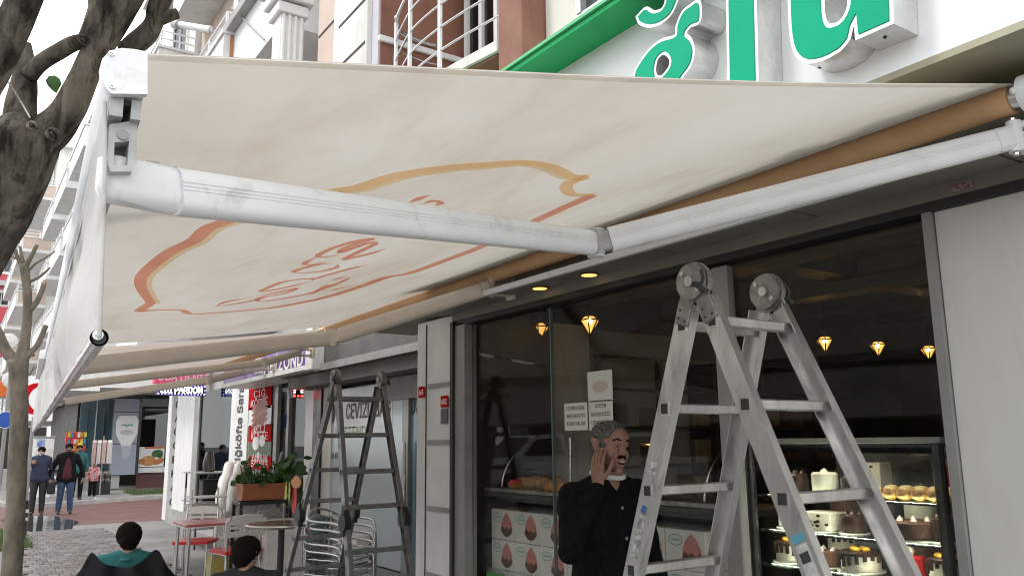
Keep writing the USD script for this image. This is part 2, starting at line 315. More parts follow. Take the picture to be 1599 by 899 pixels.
# piers, header and panels of the ground floor
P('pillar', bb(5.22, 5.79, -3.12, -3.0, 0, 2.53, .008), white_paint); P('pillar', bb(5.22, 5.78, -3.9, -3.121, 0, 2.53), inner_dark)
P('pillar_joint', bb(5.625, 5.635, -3.0, -2.994, 0, 2.5), groove_dark)
for z in (2.02, 1.6, 1.12, .65): P('pillar_slot', bb(5.24, 5.60, -3.0, -2.992, z-.018, z+.018), frame_grey)
P('frame_post', bb(5.06, 5.2, -3.1, -3.0, .12, 2.45), frame_grey)
P('frame_post', bb(5.195, 5.235, -3.12, -2.98, .0, 2.47), black_frame)
P('mullion', bb(2.635, 2.735, -3.085, -3.03, .12, 2.43, .006), frame_grey)
P('header', bb(-1.5, 5.22, -3.16, -2.99, 2.475, 2.53), soffit_grey)
P('header_shadow_gap', bb(-1.5, 5.22, -3.10, -3.0, 2.44, 2.474), black_frame)
P('wall_panel', bb(-1.5, 1.60, -3.12, -3.02, .0, 2.44, .004), panel_white)
P('panel_edge', bb(1.603, 1.64, -3.10, -3.005, .0, 2.44), frame_grey)
for i, (x0, x1) in enumerate([(2.737, 5.06), (1.642, 2.633)]):
    P('shop_pane', bb(x0, x1, -3.075, -3.063, .12, 2.44), shop_glass)
P('pane_joint', bb(4.10, 4.108, -3.08, -3.058, .12, 2.43), look('pane_edge', (.12, .15, .14), rough=.2))
P('sill', bb(1.642, 5.06, -3.2, -3.0, -.01, .12), frame_grey)
for i, x in enumerate(np.arange(-1.2, 5.3, .82)):
    P('soffit_panel', bb(x+.006, x+.814, -2.99, -2.765, 2.53, 2.55), soffit_grey)
P('soffit_rail', bb(-1.5, 5.4, -2.762, -2.735, 2.515, 2.55), powder)
P('back_wall', bb(-1.5, 6.63, -3.4, -2.935, 2.556, 3.78), look('dim_plaster', (.33, .31, .26), (.27, .25, .2), scale=2, rough=.8))
P('fascia_soffit', bb(-1.5, 5.3, -2.925, -2.5, 2.775, 2.80), look('soffit_ochre', (.42, .40, .30), (.33, .31, .22), scale=1.5, rough=.5))
# slab over the ground floor and the upper walls
P('slab', bb(-1.6, 8.1, -12, -2.96, 3.785, 3.95), wall_white)
P('wall', bb(-4, 4.27, -3.5, -3.2, 3.95, 13), look('upper_wall_white', (.74, .72, .67), (.66, .64, .59), scale=1.2, rough=.8, bump=.1, bscale=80))
P('pier', bb(4.28, 4.58, -3.6, -3.0, 3.95, 13, .006), terracotta)
a = px(578, 50, y=-3.0)
PX = float(px(578, 20, y=-3.0)[0])
P('pier', bb(PX+.02, 7.75, -3.7, -2.98, 3.95, 13, .004), wall_white)
P('pier', bb(PX-.13, PX+.017, -3.5, -3.03, 3.95, 13), look('lavender_render', (.58, .55, .60), (.52, .5, .55), scale=2, rough=.8))
for k in range(16):
    z = 4.5+k*.46
    P('wall_groove', bb(PX+.06, 7.6, -2.982, -2.976, z, z+.028), groove_dark)
P('pier', bb(7.76, 8.35, -3.7, -3.03, 3.95, 13), cream)
for k in range(8): P('wall_groove', bb(7.8, 8.33, -3.032, -3.026, 4.5+k*.8, 4.53+k*.8), groove_dark)
# recessed balcony wall, doors, curved slab and rail
P('wall', bb(4.59, PX-.14, -4.2, -4.0, 3.95, 13), terracotta)
P('wall', bb(PX-.15, PX-.132, -3.99, -3.05, 3.95, 13), terracotta)
P('cornice', bb(PX-.19, PX-.152, -3.95, -3.02, 5.36, 5.42, .006), white_paint)
for lvl in range(3):
    z0 = 4.46+lvl*3.0
    for (x0, x1) in ((4.72, 5.32), (5.5, 5.98), (6.02, PX-.22)):
        w = P('balcony_door', cat([bb(x0, x0+.06, -3.995, -3.93, z0, z0+2.2), bb(x1-.06, x1, -3.995, -3.93, z0, z0+2.2), bb(x0+.06, x1-.06, -3.995, -3.93, z0+2.14, z0+2.2), bb(x0+.06, x1-.06, -3.995, -3.93, z0, z0+.08), bb((x0+x1)/2-.03, (x0+x1)/2+.03, -3.994, -3.931, z0+.08, z0+2.14)]), white_paint)
        P('pane', bb(x0+.06, x1-.06, -3.975, -3.965, z0+.08, z0+2.14), win_glass, parent=w)
    P('downpipe', tube([(5.41, -3.9, z0), (5.41, -3.9, z0+2.9)], .035, 10), look('red_pipe', (.40, .10, .06), rough=.5), smooth=40)
    q_ = smooth_path([(4.59, -2.99, 0), (5.2, -2.9, 0), (5.7, -2.88, 0), (6.05, -2.93, 0), (PX-.32, -3.08, 0), (PX-.2, -3.35, 0), (PX-.2, -3.6, 0)], 4); cv = [(a_[0], a_[1]) for a_ in q_]
    P('balcony_slab', prism(Polygon(cv+[(PX-.2, -3.98), (4.6, -3.98)]).buffer(0), (0, 0, z0-.10), (1, 0, 0), (0, 1, 0), .08), wall_white)
    P('slab_soffit', prism(Polygon(cv+[(PX-.2, -3.98), (4.6, -3.98)]).buffer(-.03), (0, 0, z0-.125), (1, 0, 0), (0, 1, 0), .024), terracotta)
    cr = np.array(cv)+[0, -.05]
    for h in (.2, .4, .6, .8): P('rail', tube([(x, y, z0+h) for x, y in cr], .010, 8), steel, smooth=True)
    P('rail', tube([(x, y, z0+1.0) for x, y in cr], .02, 8), steel, smooth=True)
    for k in (0, 5, 10, 15, 19):
        P('rail_post', cat([bb(cr[k, 0]-.017, cr[k, 0]+.017, cr[k, 1]-.012, cr[k, 1]+.012, z0-.02, z0+.985), ball((cr[k, 0], cr[k, 1], z0+1.04), .022, 8)]), powder)
# window above the ledge
w0 = px(912, 28, y=-3.2); 
wf = P('window', cat([bb(w0[0]-.9, w0[0], -3.2, -3.14, w0[2]-.05, w0[2]), bb(w0[0]-.05, w0[0]-.002, -3.2, -3.13, w0[2]+.001, w0[2]+1.4), bb(w0[0]-.35, w0[0]-.31, -3.2, -3.13, w0[2]+.001, w0[2]+1.4)]), silver_trim)
P('pane', bb(w0[0]-.85, w0[0]-.05, -3.198, -3.18, w0[2], w0[2]+1.35), win_glass, parent=wf)

# ================================================================== SHOP SIGN WITH CHANNEL LETTERS
S = Thing('shop_sign', 'long white sign board with tall green channel letters in silver trim', 'sign', (2, -2.5, 2.8))
S.part('board', bb(-1.5, 5.2, -2.92, -2.5, 2.80, 3.529), sign_white)
for x in (2.05, .55, 3.6): S.part('board_joint', bb(x, x+.006, -2.5, -2.4975, 2.80, 3.53), look('board_joint', (.5, .52, .52), rough=.5))
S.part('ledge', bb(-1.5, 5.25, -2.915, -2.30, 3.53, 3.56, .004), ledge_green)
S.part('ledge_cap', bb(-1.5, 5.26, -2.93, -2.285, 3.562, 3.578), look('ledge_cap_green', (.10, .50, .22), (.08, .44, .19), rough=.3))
YL = -2.36
def lp(u, v): q = px(u, v, y=YL); return (-q[0], q[2])
def z3(pts): return [lp(800+u/3, v/3) for u, v in pts]
def zr(pts): return [lp(1200+u/3, v/3) for u, v in pts]
def smooth2(pts, k=5):
    p = smooth_path([(a, b, 0) for a, b in pts+[pts[0]]], k); return [(a[0], a[1]) for a in p[:-1]]
bowl = smooth2(z3([(575, 380), (578, 340), (605, 290), (650, 232), (700, 195), (766, 172), (775, 120), (800, 62), (835, 32), (872, 14)]) + z3([(874, 96), (832, 120), (806, 160), (832, 192), (845, 240), (832, 300), (798, 350), (760, 395), (690, 420), (610, 410)]))
hole = smooth2(z3([(662, 330), (675, 275), (710, 245), (742, 270), (740, 315), (700, 365), (672, 362)]))
hook = smooth2(z3([(588, 80), (625, 45), (660, 62), (700, 50), (722, 10), (724, -40), (775, -40), (762, 20), (735, 70), (690, 105), (640, 118), (600, 105)]))
stem = z3([(1008, -240), (1126, -240), (1144, 450), (1020, 450)])
ug = zr([(104, -240)]) + zr([(103, 0), (105, 60), (108, 120), (112, 165), (119, 205), (129, 235), (143, 258), (162, 275), (185, 283), (215, 281), (250, 272), (280, 259), (308, 243), (332, 228), (355, 203), (372, 178), (385, 120)]) + zr([(410, 72), (420, 168), (570, 102), (560, -240)])
ug = Polygon(ug).buffer(0).difference(Polygon(zr([(246, -240), (248, 0), (250, 60), (255, 92), (264, 114), (277, 127), (292, 129), (312, 124), (332, 115), (352, 96), (368, 70), (378, 46), (384, 20), (386, -240)])).buffer(0))
for nm, pl in (('bowl', Polygon(bowl).buffer(0).difference(Polygon(hole).buffer(0))), ('hook', Polygon(hook).buffer(0)), ('stem', Polygon(stem)), ('cup', ug)):
    outer = pl.buffer(.012, join_style=2); inner = pl.buffer(-.003)
    L = S.part('letter', prism(outer, (0, -2.498, 0), SX, (0, 0, 1), .138), silver_trim)
    S.part('letter_face', prism(inner, (0, -2.36, 0), SX, (0, 0, 1), .004), sign_green, parent=L)
    c = pl.bounds
for (u, v) in ((1280, 105), (1382, 58)):
    q = px(u, v, y=-2.42); S.part('screw', ball(q, .007, 8), dark_slot)

# ================================================================== AWNING
def awning(name, label, nf, nr, ff, fr, drop, cloth_mat, near_detail, rsag=.05, loc=(3, -1.5, 2.3)):
    """nf, nr: near front / near roller corners of the cloth, ff, fr the far ones"""
    T = Thing(name, label, 'awning', loc, group='folding awnings along the shops'); P = T.part
    nf, nr, ff, fr = (np.array(q, float) for q in (nf, nr, ff, fr))
    def surf(s, t):
        s = np.asarray(s, float); t = np.asarray(t, float)
        p = ((1-s)*(1-t))[..., None]*nf+((1-s)*t)[..., None]*nr+(s*(1-t))[..., None]*ff+(s*t)[..., None]*fr
        p = p.copy(); p[..., 2] -= rsag*np.sin(np.pi*t)*(.25+.75*np.sin(np.pi*np.clip(s, 0, 1))) + .004*np.sin(s*23+t*3)*np.sin(np.pi*t)
        return p
    ss, tt = np.meshgrid(np.linspace(0, 1, 60), np.linspace(0, 1, 30), indexing='ij')
    fab = P('fabric', grid(surf(ss, tt)), cloth_mat, smooth=True)
    return T, surf, fab, (nf, nr, ff, fr)
NF, NR = px(229, 83, x=1.29), px(1592, 131, y=-2.72)
FF, FR = px(80, 543, x=6.8), px(513, 509, y=-2.93)
A1, surf1, fab1, cs = awning('retractable_awning', 'large beige folding arm awning over the pastry shop with a faded orange emblem', NF, NR, FF, FR, .38, cloth, True)
def hit(surf, u, v):
    """(s, t) where the sight line of a photo pixel meets the cloth"""
    r = unit(FW*FPX+RT*(u-799.5)+UP*(449.5-v)); s, t = .5, .5
    for _ in range(40):
        p = surf(s, t); e = 1e-4; ds = (surf(s+e, t)-p)/e; dt = (surf(s, t+e)-p)/e
        M = np.stack([ds, dt, -r], 1); x = np.linalg.lstsq(M, CAM-p, rcond=None)[0]; s = float(np.clip(s+x[0]*.7, -.2, 1.2)); t = float(np.clip(t+x[1]*.7, -.2, 1.2))
    return s, t
def strip(surf, pts, w0, w1=None, k=6, lift=.004, taper=False):
    """a painted line on the cloth through the (s, t) points, w metres wide on each side"""
    q = smooth_path([(a, b, 0) for a, b in pts], k)[:, :2]; c = surf(q[:, 0], q[:, 1]); d = np.gradient(c, axis=0); nrm = np.array([0, 0, 1.])
    side = np.cross(d, nrm); side /= np.linalg.norm(side, axis=1)[:, None]+1e-9
    w = np.ones(len(c))
    if taper: w = np.clip(np.minimum(np.arange(len(c)), np.arange(len(c))[::-1])/4, .15, 1)
    a = c-side*(w*w0)[:, None]; b = c+side*(w*(w0 if w1 is None else w1))[:, None]
    dn = np.array([0, 0, -lift]); return grid(np.stack([a+dn, b+dn], 1))
H1 = lambda pts: [hit(surf1, u, v) for u, v in pts]
def Z6(p): return [(400+a/3, 300+b/3) for a, b in p]
def Z5(p): return [(a/3, 300+b/3) for a, b in p]
frame_up = H1([(215, 485), (236, 472)]), H1([(236, 472), (224, 455), (219, 440), (226, 424), (262, 394), (302, 374), (322, 356), (352, 344), (430, 318), (528, 296), (562, 290), (620, 272), (690, 261), (760, 255), (820, 252), (862, 259), (890, 273), (916, 274)]), H1([(918, 274), (892, 282), (884, 291), (893, 302), (926, 303)]), H1([(926, 303), (900, 314), (862, 331), (832, 345), (790, 366), (741, 388), (690, 407), (640, 425), (600, 433), (560, 447), (500, 465), (440, 477), (400, 482), (340, 487), (298, 489), (284, 483), (240, 483), (215, 485)])
for i, f in enumerate(frame_up):
    for g_, mt_ in (((f[:9], print_red), (f[8:], print_orange)) if i == 1 else ((f, print_orange if i == 2 else print_red),)): A1.part('emblem_outline', strip(surf1, g_, .024, .024, lift=.004), mt_, parent=fab1, smooth=True)
    if i in (1,): A1.part('emblem_inline', strip(surf1, f, .046, -.022, lift=.0035), print_gold, parent=fab1, smooth=True)
strokes = [Z6([(610, 260), (530, 285), (440, 305), (412, 310), (470, 280), (556, 238), (530, 232), (440, 262), (392, 278), (402, 264), (470, 236), (545, 214), (480, 222), (380, 250), (325, 272), (290, 292), (312, 300), (400, 288)]),
           Z6([(290, 296), (225, 330), (262, 335), (340, 322)]), Z6([(525, 335), (440, 355), (330, 385), (265, 402), (185, 404)]), Z6([(380, 334), (372, 350), (285, 370), (180, 372), (200, 358), (290, 336), (380, 333)]),
           Z6([(270, 410), (150, 440), (40, 461), (32, 454), (130, 416), (250, 400), (270, 410)]), Z6([(440, 395), (400, 416), (250, 470), (60, 505), (8, 506), (20, 490), (130, 470), (192, 446), (100, 465), (0, 486)]),
           Z6([(342, 412), (400, 397), (440, 393)]), Z6([(252, 480), (300, 450), (340, 432), (430, 428)]), Z6([(310, 455), (360, 455), (460, 428)]),
           Z5([(1006, 535), (1060, 510), (1200, 486)]), Z5([(1008, 532), (1100, 520), (1200, 500), (1260, 484)]), [(636, 316), (655, 308), (672, 303)], [(658, 317), (676, 312), (688, 315), (680, 320)]]
for st_ in strokes: A1.part('emblem_lettering', strip(surf1, H1(st_), .0125, .0125, k=5, taper=True), print_red, parent=fab1, smooth=True)
# roller with the wound cloth, its end bearing and wall brackets
ra, rb = px(1582, 154, y=-2.72), px(514, 517, y=-2.93)
ax = unit(rb-ra); rl = np.linalg.norm(rb-ra)
A1.part('roller', tube([ra, ra+ax*(rl*.5), rb], .05, 24), cloth_roll, smooth=40)
A1.part('roller_core', tube([ra-ax*.03, ra+ax*.004], .042, 24), steel, smooth=40)
A1.part('roller_core', tube([rb-ax*.002, rb+ax*.12], .038, 20), grey_cast, smooth=40)
A1.part('end_bearing', tube([ra-ax*.10, ra-ax*.034], .062, 24), powder, smooth=40)
A1.part('end_bearing', cat([bar(ra-ax*.07+[0, 0, .02], ra-ax*.07+[0, -.16, -.02], .06, .11, .01), ball(ra-ax*.03+[0, .062, .0], .012, 8)]), powder)
# front bar: rounded extrusion with an open groove below
def capout(o=0.0):
    pts = [(230, 82), (212, 78), (190, 76), (172, 80), (160, 92), (156, 108), (158, 124), (166, 140), (174, 147), (230, 148)]
    q = [px(u, v, x=1.27) for u, v in pts]; return Polygon([(-p[1], p[2]) for p in q]).buffer(o)
cp = capout(); cc = np.array([1.27, -cp.centroid.x, cp.centroid.y])
fdir = unit(FF+[0, -.02, -.02]-(NF+[0, 0, -.02])); fl = 5.6
prof = [(x-cp.centroid.x, z-cp.centroid.y) for x, z in capout(-.0025).exterior.coords[:-1]]
p0 = np.array([1.282, -cp.centroid.x, cp.centroid.y]); p1 = p0+fdir*fl
A1.part('front_bar', loft(prof, p0, p1), powder, smooth=35)
ec = A1.part('end_cap', prism(cp, (1.282, 0, 0), NY, (0, 0, 1), .014), powder, smooth=30)
for u, v in ((174, 83), (176, 134)):
    q = px(u, v, x=1.266); A1.part('screw', cat([tube([q, q+[.004, 0, 0]], .0042, 12), box(q-[.001, 0, 0], (.002, .005, .0012)), box(q-[.001, 0, 0], (.002, .0012, .005))]), steel, parent=ec)
q0, q1 = px(172, 148, x=1.285), px(228, 149, x=1.285); zt = q0[2]
for (y, w) in ((q0[1]-.010, .018), (q1[1]+.012, .014)):
    A1.part('groove_lip', bar((1.285, y, zt-.016), np.array((1.285, y, zt-.016))+fdir*fl, w, .03), grey_cast)
A1.part('groove', bar((1.29, (q0[1]+q1[1])/2, zt-.006), np.array((1.29, (q0[1]+q1[1])/2, zt-.006))+fdir*fl, .03, .008), dark_slot)
# valance, hem pole
s_ = np.linspace(0, 1, 90)[:, None]; h_ = np.linspace(0, 1, 14)[None, :]
vt0, vb0 = px(163, 160, x=1.30), px(155, 527, x=1.30); vt1, vb1 = p1+[0, .0, -.03], px(61, 666, x=6.75)
top = vt0+(vt1-vt0)*np.linspace(0, 1, 90)[:, None]; bot = vb0+(vb1-vb0)*np.linspace(0, 1, 90)[:, None]
V = top[:, None]*(1-h_[..., None])+bot[:, None]*h_[..., None]
wob = (meshkit.noise(np.stack([s_*9+0*h_, h_*1.2+0*s_, 0*h_+0*s_], -1), 3)-.5)*.07*np.sin(np.pi*np.clip(h_, 0, 1))+.012*np.sin(s_*70)*h_*(1-h_)*2
V[..., 1] += wob*np.clip(s_*9, .12, 1)
val = A1.part('valance', grid(V), valance_cloth, smooth=True)
A1.part('hem', tube(V[0]+[-.002, 0, 0], .003, 6), valance_cloth, parent=val, smooth=True)
mk = [px(u, v, x=1.36) for u, v in ((148, 238), (156, 214), (163, 236), (159, 240), (156, 226), (151, 242))]
hd = unit(vb1-vb0)
he = surf1(np.linspace(0, 0, 40), np.linspace(0, 1, 40)); hi_ = surf1(np.full(40, .0045), np.linspace(0, 1, 40)); A1.part('edge_hem', grid(np.stack([he+[-.001, 0, -.002], hi_+[0, 0, -.002]], 1)), look('edge_hem', (.93, .90, .86), rough=.9, trans=.85), parent=fab1, smooth=True)
A1.part('hem_pole', cat([tube([vb0, vb0+hd*5.55], .0125, 16, cap=False), tube([vb0+hd*.001, vb0+hd*5.5], .0095, 14, cap=False)]), steel, smooth=40)
A1.part('pole_plug', cat([tube([vb0-hd*.001+[0, .002, .004], vb0+hd*.02+[0, .002, .004]], .0075, 12), box(vb0-hd*.002+[0, .002, .004], (.002, .009, .0015))]), powder)
A1.part('pole_plug_gap', tube([vb0+hd*.003, vb0+hd*.01], .0096, 12), dark_slot)
# folding arms
def rprof(w, h, groove=True):
    r = w*(.42 if groove else .48); pl = Polygon([(-w/2, -h/2), (w/2, -h/2), (w/2, h/2), (-w/2, h/2)]).buffer(-r).buffer(r, 4)
    if groove:
        for zz in (.14, .22, .30):
            for sx in (-1, 1): pl = pl.difference(Point(sx*w/2, -h/2+h*(zz+.34)).buffer(.0016, 2))
    return list(pl.exterior.coords[:-1])
def arm(T, sh, el, fr, w=.055, h=.082, det=True):
    powder = globals()['powder'] if det else arm_cream
    sh, el, fr = map(np.array, (sh, el, fr)); d1, d2 = unit(el-sh), unit(fr-el)
    T.part('upper_arm', loft(rprof(w, h, det), sh+d1*.07, el-d1*.045), powder, smooth=25)
    T.part('forearm', loft(rprof(w*.95, h*.96, det), el+d2*.045, fr-d2*.06), powder, smooth=25)
    T.part('elbow_joint', cat([tube([el-[0, 0, h*.5], el+[0, 0, h*.5]], w*.50, 18), bar(el-d1*.06, el-d1*.005, w*.8, h*.78, .006), bar(el+d2*.06, el+d2*.005, w*.8, h*.76, .006)]), grey_cast if det else powder, smooth=35)
    T.part('elbow_cap', tube([el+[0, 0, h*.5], el+[0, 0, h*.54]], w*.53, 18), powder, smooth=35); T.part('elbow_cap', tube([el-[0, 0, h*.54], el-[0, 0, h*.5]], w*.53, 18), powder, smooth=35)
    T.part('shoulder', cat([tube([sh-[0, 0, h*.62], sh+[0, 0, h*.62]], w*.42, 16), bar(sh+d1*.075, sh, w*.9, h*.95, .012), bar(sh+[-.01, 0, h*.45], sh+[-.02, -.13, h*.45], .05, .022, .004), bar(sh+[-.01, 0, -h*.45], sh+[-.02, -.13, -h*.45], .05, .022, .004), box(sh+[-.02, -.135, 0], (.09, .03, h*1.5), .006)]), powder, smooth=30)
    T.part('shoulder_bolt', cat([tube([sh+[0, 0, h*.62], sh+[0, 0, h*.75]], .012, 8), tube([sh-[0, 0, h*.75], sh-[0, 0, h*.62]], .012, 8), ball(sh+[-.045, -.11, -.01], .011, 8)]), steel, smooth=30)
FA = px(196, 290, x=1.345)
arm(A1, px(1585, 214, y=-2.73), px(931, 380, y=-1.65), FA+[0, -.02, 0])
# cast foot that carries the arm under the front bar
k0 = np.array([1.315, (q0[1]+q1[1])/2, zt-.03])
ad = unit(px(931, 380, y=-1.65)-FA); _, as_, au_ = frame(ad); pr2 = np.array(rprof(.0524, .0788, False))
ring = [FA+ad*.082+a_*as_+b_*au_ for a_, b_ in pr2]; t_ = np.linspace(0, 6.283, 22)[:-1]
cap_ = [FA+np.array([r_*math.cos(q_), .014+r_*math.sin(q_), z_]) for z_, r_ in ((-.028, .018), (-.012, .028), (.036, .028), (.040, .022)) for q_ in t_]
hl = trimesh.Trimesh(np.array(ring+cap_)).convex_hull if False else trimesh.convex.convex_hull(np.array(ring+cap_)); A1.part('arm_end', tm(hl), powder, smooth=32)
A1.part('end_joint', loft(rprof(.0545, .0815, False), FA+ad*.0825, FA+ad*.0865), grey_cast); A1.part('end_slot', bar(FA+ad*.035+au_*.041, FA+ad*.06+au_*.043, .012, .006, .002), grey_cast)
fx = [px(u, v, x=1.30) for u, v in ((173, 196), (212, 190), (211, 252), (205, 266), (174, 266), (169, 250))]
fx2 = [px(u, v, x=1.2985) for u, v in ((179, 222), (202, 220), (199, 258), (178, 258))]
pf, pr_ = Polygon([(-p[1], p[2]) for p in fx]).buffer(.002), Polygon([(-p[1], p[2]) for p in fx2])
A1.part('arm_foot', prism(pf.difference(pr_), (1.335, 0, 0), NY, (0, 0, 1), .035), grey_cast, smooth=30)
A1.part('foot_recess', prism(pf.buffer(-.001), (1.345, 0, 0), NY, (0, 0, 1), .0098), look('recess_grey', (.22, .22, .22), rough=.6))
q = px(192, 210, x=1.297); A1.part('foot_bolt', cat([tube([q, q+[.01, 0, 0]], .008, 16)]), look('bolt_grey', (.3, .3, .3), rough=.5, metal=.6), smooth=30)
# second pair of arms and centre bracket
arm(A1, px(768, 448, y=-2.80), px(520, 527, y=-1.95), px(108, 573, y=-.48), w=.07, h=.10, det=False)
q = px(752, 428, y=-2.82)
A1.part('support_bracket', cat([tube(smooth_path([q+[0, .05, .0], q+[0, .06, .06], q+[0, 0, .075], q+[0, -.06, .04], q+[0, -.07, -.05], q+[-.03, -.05, -.12]]), .016, 8), bar(q+[-.06, -.08, -.10], q+[-.16, -.10, -.08], .03, .10, .004), bar(q+[-.05, -.03, -.14], q+[-.17, -.06, -.12], .05, .02, .004)]), powder, smooth=35)
A1.part('torsion_bar', bar(px(800, 446, y=-2.75)+[.15, 0, .0], px(800, 446, y=-2.75)+[-4.2, 0, .0], .02, .03, .003), powder)
c = [px(488, 513, y=-2.9), px(470, 517, y=-2.9), px(455, 519, y=-2.9)]
# ------------------------------------------------------------------ the neighbour's awning further on
NF2, FF2 = FF+[.04, 0, -.015], px(64, 585, x=13.5); NR2, FR2 = FR+[.05, -.01, -.02], px(330, 575, y=-3.3)
A2, surf2, fab2, _ = awning('neighbour_awning', 'second beige folding arm awning further along over the neighbouring shops', NF2, NR2, FF2, FR2, .38, look('awning_cloth_far', (.64, .59, .53), (.56, .5, .44), scale=1.4, rough=.85, trans=.4), False, rsag=.03, loc=(10, -1.8, 2.3))
A2.part('emblem_outline', strip(surf2, [(.06, .12), (.06, .5), (.1, .72), (.2, .85), (.4, .9)], .02), print_red, parent=fab2, smooth=True)
A2.part('roller', tube([NR2+[0, 0, -.02], FR2+[0, 0, -.02]], .05, 16), cloth_roll, smooth=40)
b0 = NF2+[.02, .02, -.03]; b1 = FF2+[0, .02, -.03]
A2.part('front_bar', loft([(-.045, -.03), (.045, -.03), (.045, .03), (0, .045), (-.045, .03)], b0, b1), powder)
V = np.linspace(b0+[0, 0, -.03], b1+[0, 0, -.03], 50)[:, None]*(1-h_[..., None])+np.linspace(px(66, 655, x=7.0), px(49, 678, x=13.0), 50)[:, None]*h_[..., None]
V[..., 1] += .02*np.sin(np.linspace(0, 1, 50)[:, None]*37)*h_*(1-h_)*3
A2.part('valance', grid(V), valance_cloth, smooth=True)
A2.part('hem_pole', tube([V[0, -1], V[-1, -1]], .013, 10), steel, smooth=40)
arm(A2, px(468, 550, y=-3.05), px(412, 566, y=-2.45), px(92, 603, y=-.72), h=.075, det=False)
arm(A2, px(412, 572, y=-3.3), px(326, 593, y=-2.2), px(98, 627, y=-1.0), h=.085, det=False)
A2.part('wall_bracket', cat([box(px(405, 572, y=-3.35), (.12, .1, .22), .01)]), powder)
# ================================================================== LADDERS
def ladder(label, X, ya, yb, zt, dl, dr, flare, rungs, loc, knees=False, mats=(alu, alu_dull), w=.068, stickers=False, lowz=0.0):
    """A-frame: hinge axis along y at x = X, legs spread by dl (+x side) and dr (-x side) per metre of drop"""
    T = Thing('folding_ladder', label, 'ladder', loc, group='folding ladders before the shops'); P = T.part; ma, mh = mats
    yc = (ya+yb)/2
    def pt(side, far, z):
        k = zt-z; yy = (yb if far else ya); yy += (-1 if far else 1)*flare*k; return np.array([X+(dl*k if side > 0 else -dr*k), yy, z])
    for side in (1, -1):
        for far in (0, 1):
            a, b = pt(side, far, zt-.10), pt(side, far, lowz+.03); d = unit(b-a)
            web = loft([(-w/2, -.004), (w/2, -.004), (w/2, .004), (-w/2, .004)], a, b, up=(0, 1, 0))
            s = unit(np.cross(d, (0, 1, 0))); sg = -1 if far else 1
            o = np.array([0, -.012*sg, 0])
            f1 = bar(a+s*(w/2-.002)+o, b+s*(w/2-.002)+o, .0045, .032, up=(0, 1, 0)); f2 = bar(a-s*(w/2-.002)+o, b-s*(w/2-.002)+o, .0045, .032, up=(0, 1, 0))
            st = P('stile', cat([web, f1, f2]), ma)
            P('foot', bar(b-d*.03, b+d*.035, w+.012, .05, .006, up=(0, 1, 0)), black_plastic, parent=st)
            c = pt(side, far, zt-.06)
            P('hinge_plate', cat([bar(pt(side, far, zt-.02)+o*-.4, pt(side, far, zt-.17)+o*-.4, w*.86, .012, .003, up=(0, 1, 0))]), mh)
            for dz, ds in ((.125, .014), (.155, -.014), (.15, .016)):
                q = pt(side, far, zt-dz)+s*ds; P('rivet', tube([q+[0, .006*sg, 0], q+[0, .0115*sg, 0]], .0045, 8), dark_slot)
            if knees:
                q = pt(side, far, 1.06); P('knee_joint', cat([tube([q+[0, -.024, 0], q+[0, .024, 0]], .062, 18), box(q, (.06, .04, .18), .01)]), black_plastic, smooth=30)
        for z in rungs:
            a, b = pt(side, 0, z), pt(side, 1, z)
            P('rung', bar(a+[0, -.002, 0], b+[0, .002, 0], .031, .033, .004), ma)
            for q, sg in ((a, 1), (b, -1)):
                q = q+np.array([0, .005*sg, 0])
                rim = [bar(q+[-.02, 0, dz], q+[.02, 0, dz], .004, .005) for dz in (-.019, .019)]+[bar(q+[dx, 0, -.0165], q+[dx, 0, .0165], .005, .004, up=(0, 1, 0)) for dx in (-.018, .018)]
                e = P('rung_end', cat(rim), ma); P('rung_hole', box(q, (.030, .0024, .032)), dark_slot, parent=e)
    for far in (0, 1):
        y = yb if far else ya; sg = -1 if far else 1
        c = np.array([X, y, zt-.035])
        h = P('hinge', cat([tube([c+[0, -.022, 0], c+[0, -.009, 0]], .060, 28), tube([c+[0, -.008, 0], c+[0, .008, 0]], .066, 28), tube([c+[0, .009, 0], c+[0, .022, 0]], .060, 28)]), mh, smooth=30)
        P('hinge_pin', cat([tube([c+[0, -.03, 0], c+[0, .03, 0]], .017, 14), tube([c+[-.034, -.028, -.028], c+[-.034, .028, -.028]], .009, 10), tube([c+[.03, -.028, .03], c+[.03, .028, .03]], .008, 10)]), ma, parent=h, smooth=30)
        P('lock_lever', cat([bar(c+[-.025, .03*sg, -.01], c+[-.078, .03*sg, -.045], .022, .014, .003), tube([c+[-.05, .02*sg, .028], c+[-.066, .03*sg, -.002], c+[-.055, .034*sg, -.03]], .006, 8)]), dark_slot, parent=h, smooth=30)
    return T, pt
L1, pt1 = ladder('near aluminium combination ladder standing open, its two hinges against the pastry shop window', 1.83, -1.95, -2.31, 2.135, .33, .44, .03, [1.965, 1.70, 1.435, 1.175, .91, .65, .39], (1.8, -2.1, 0))
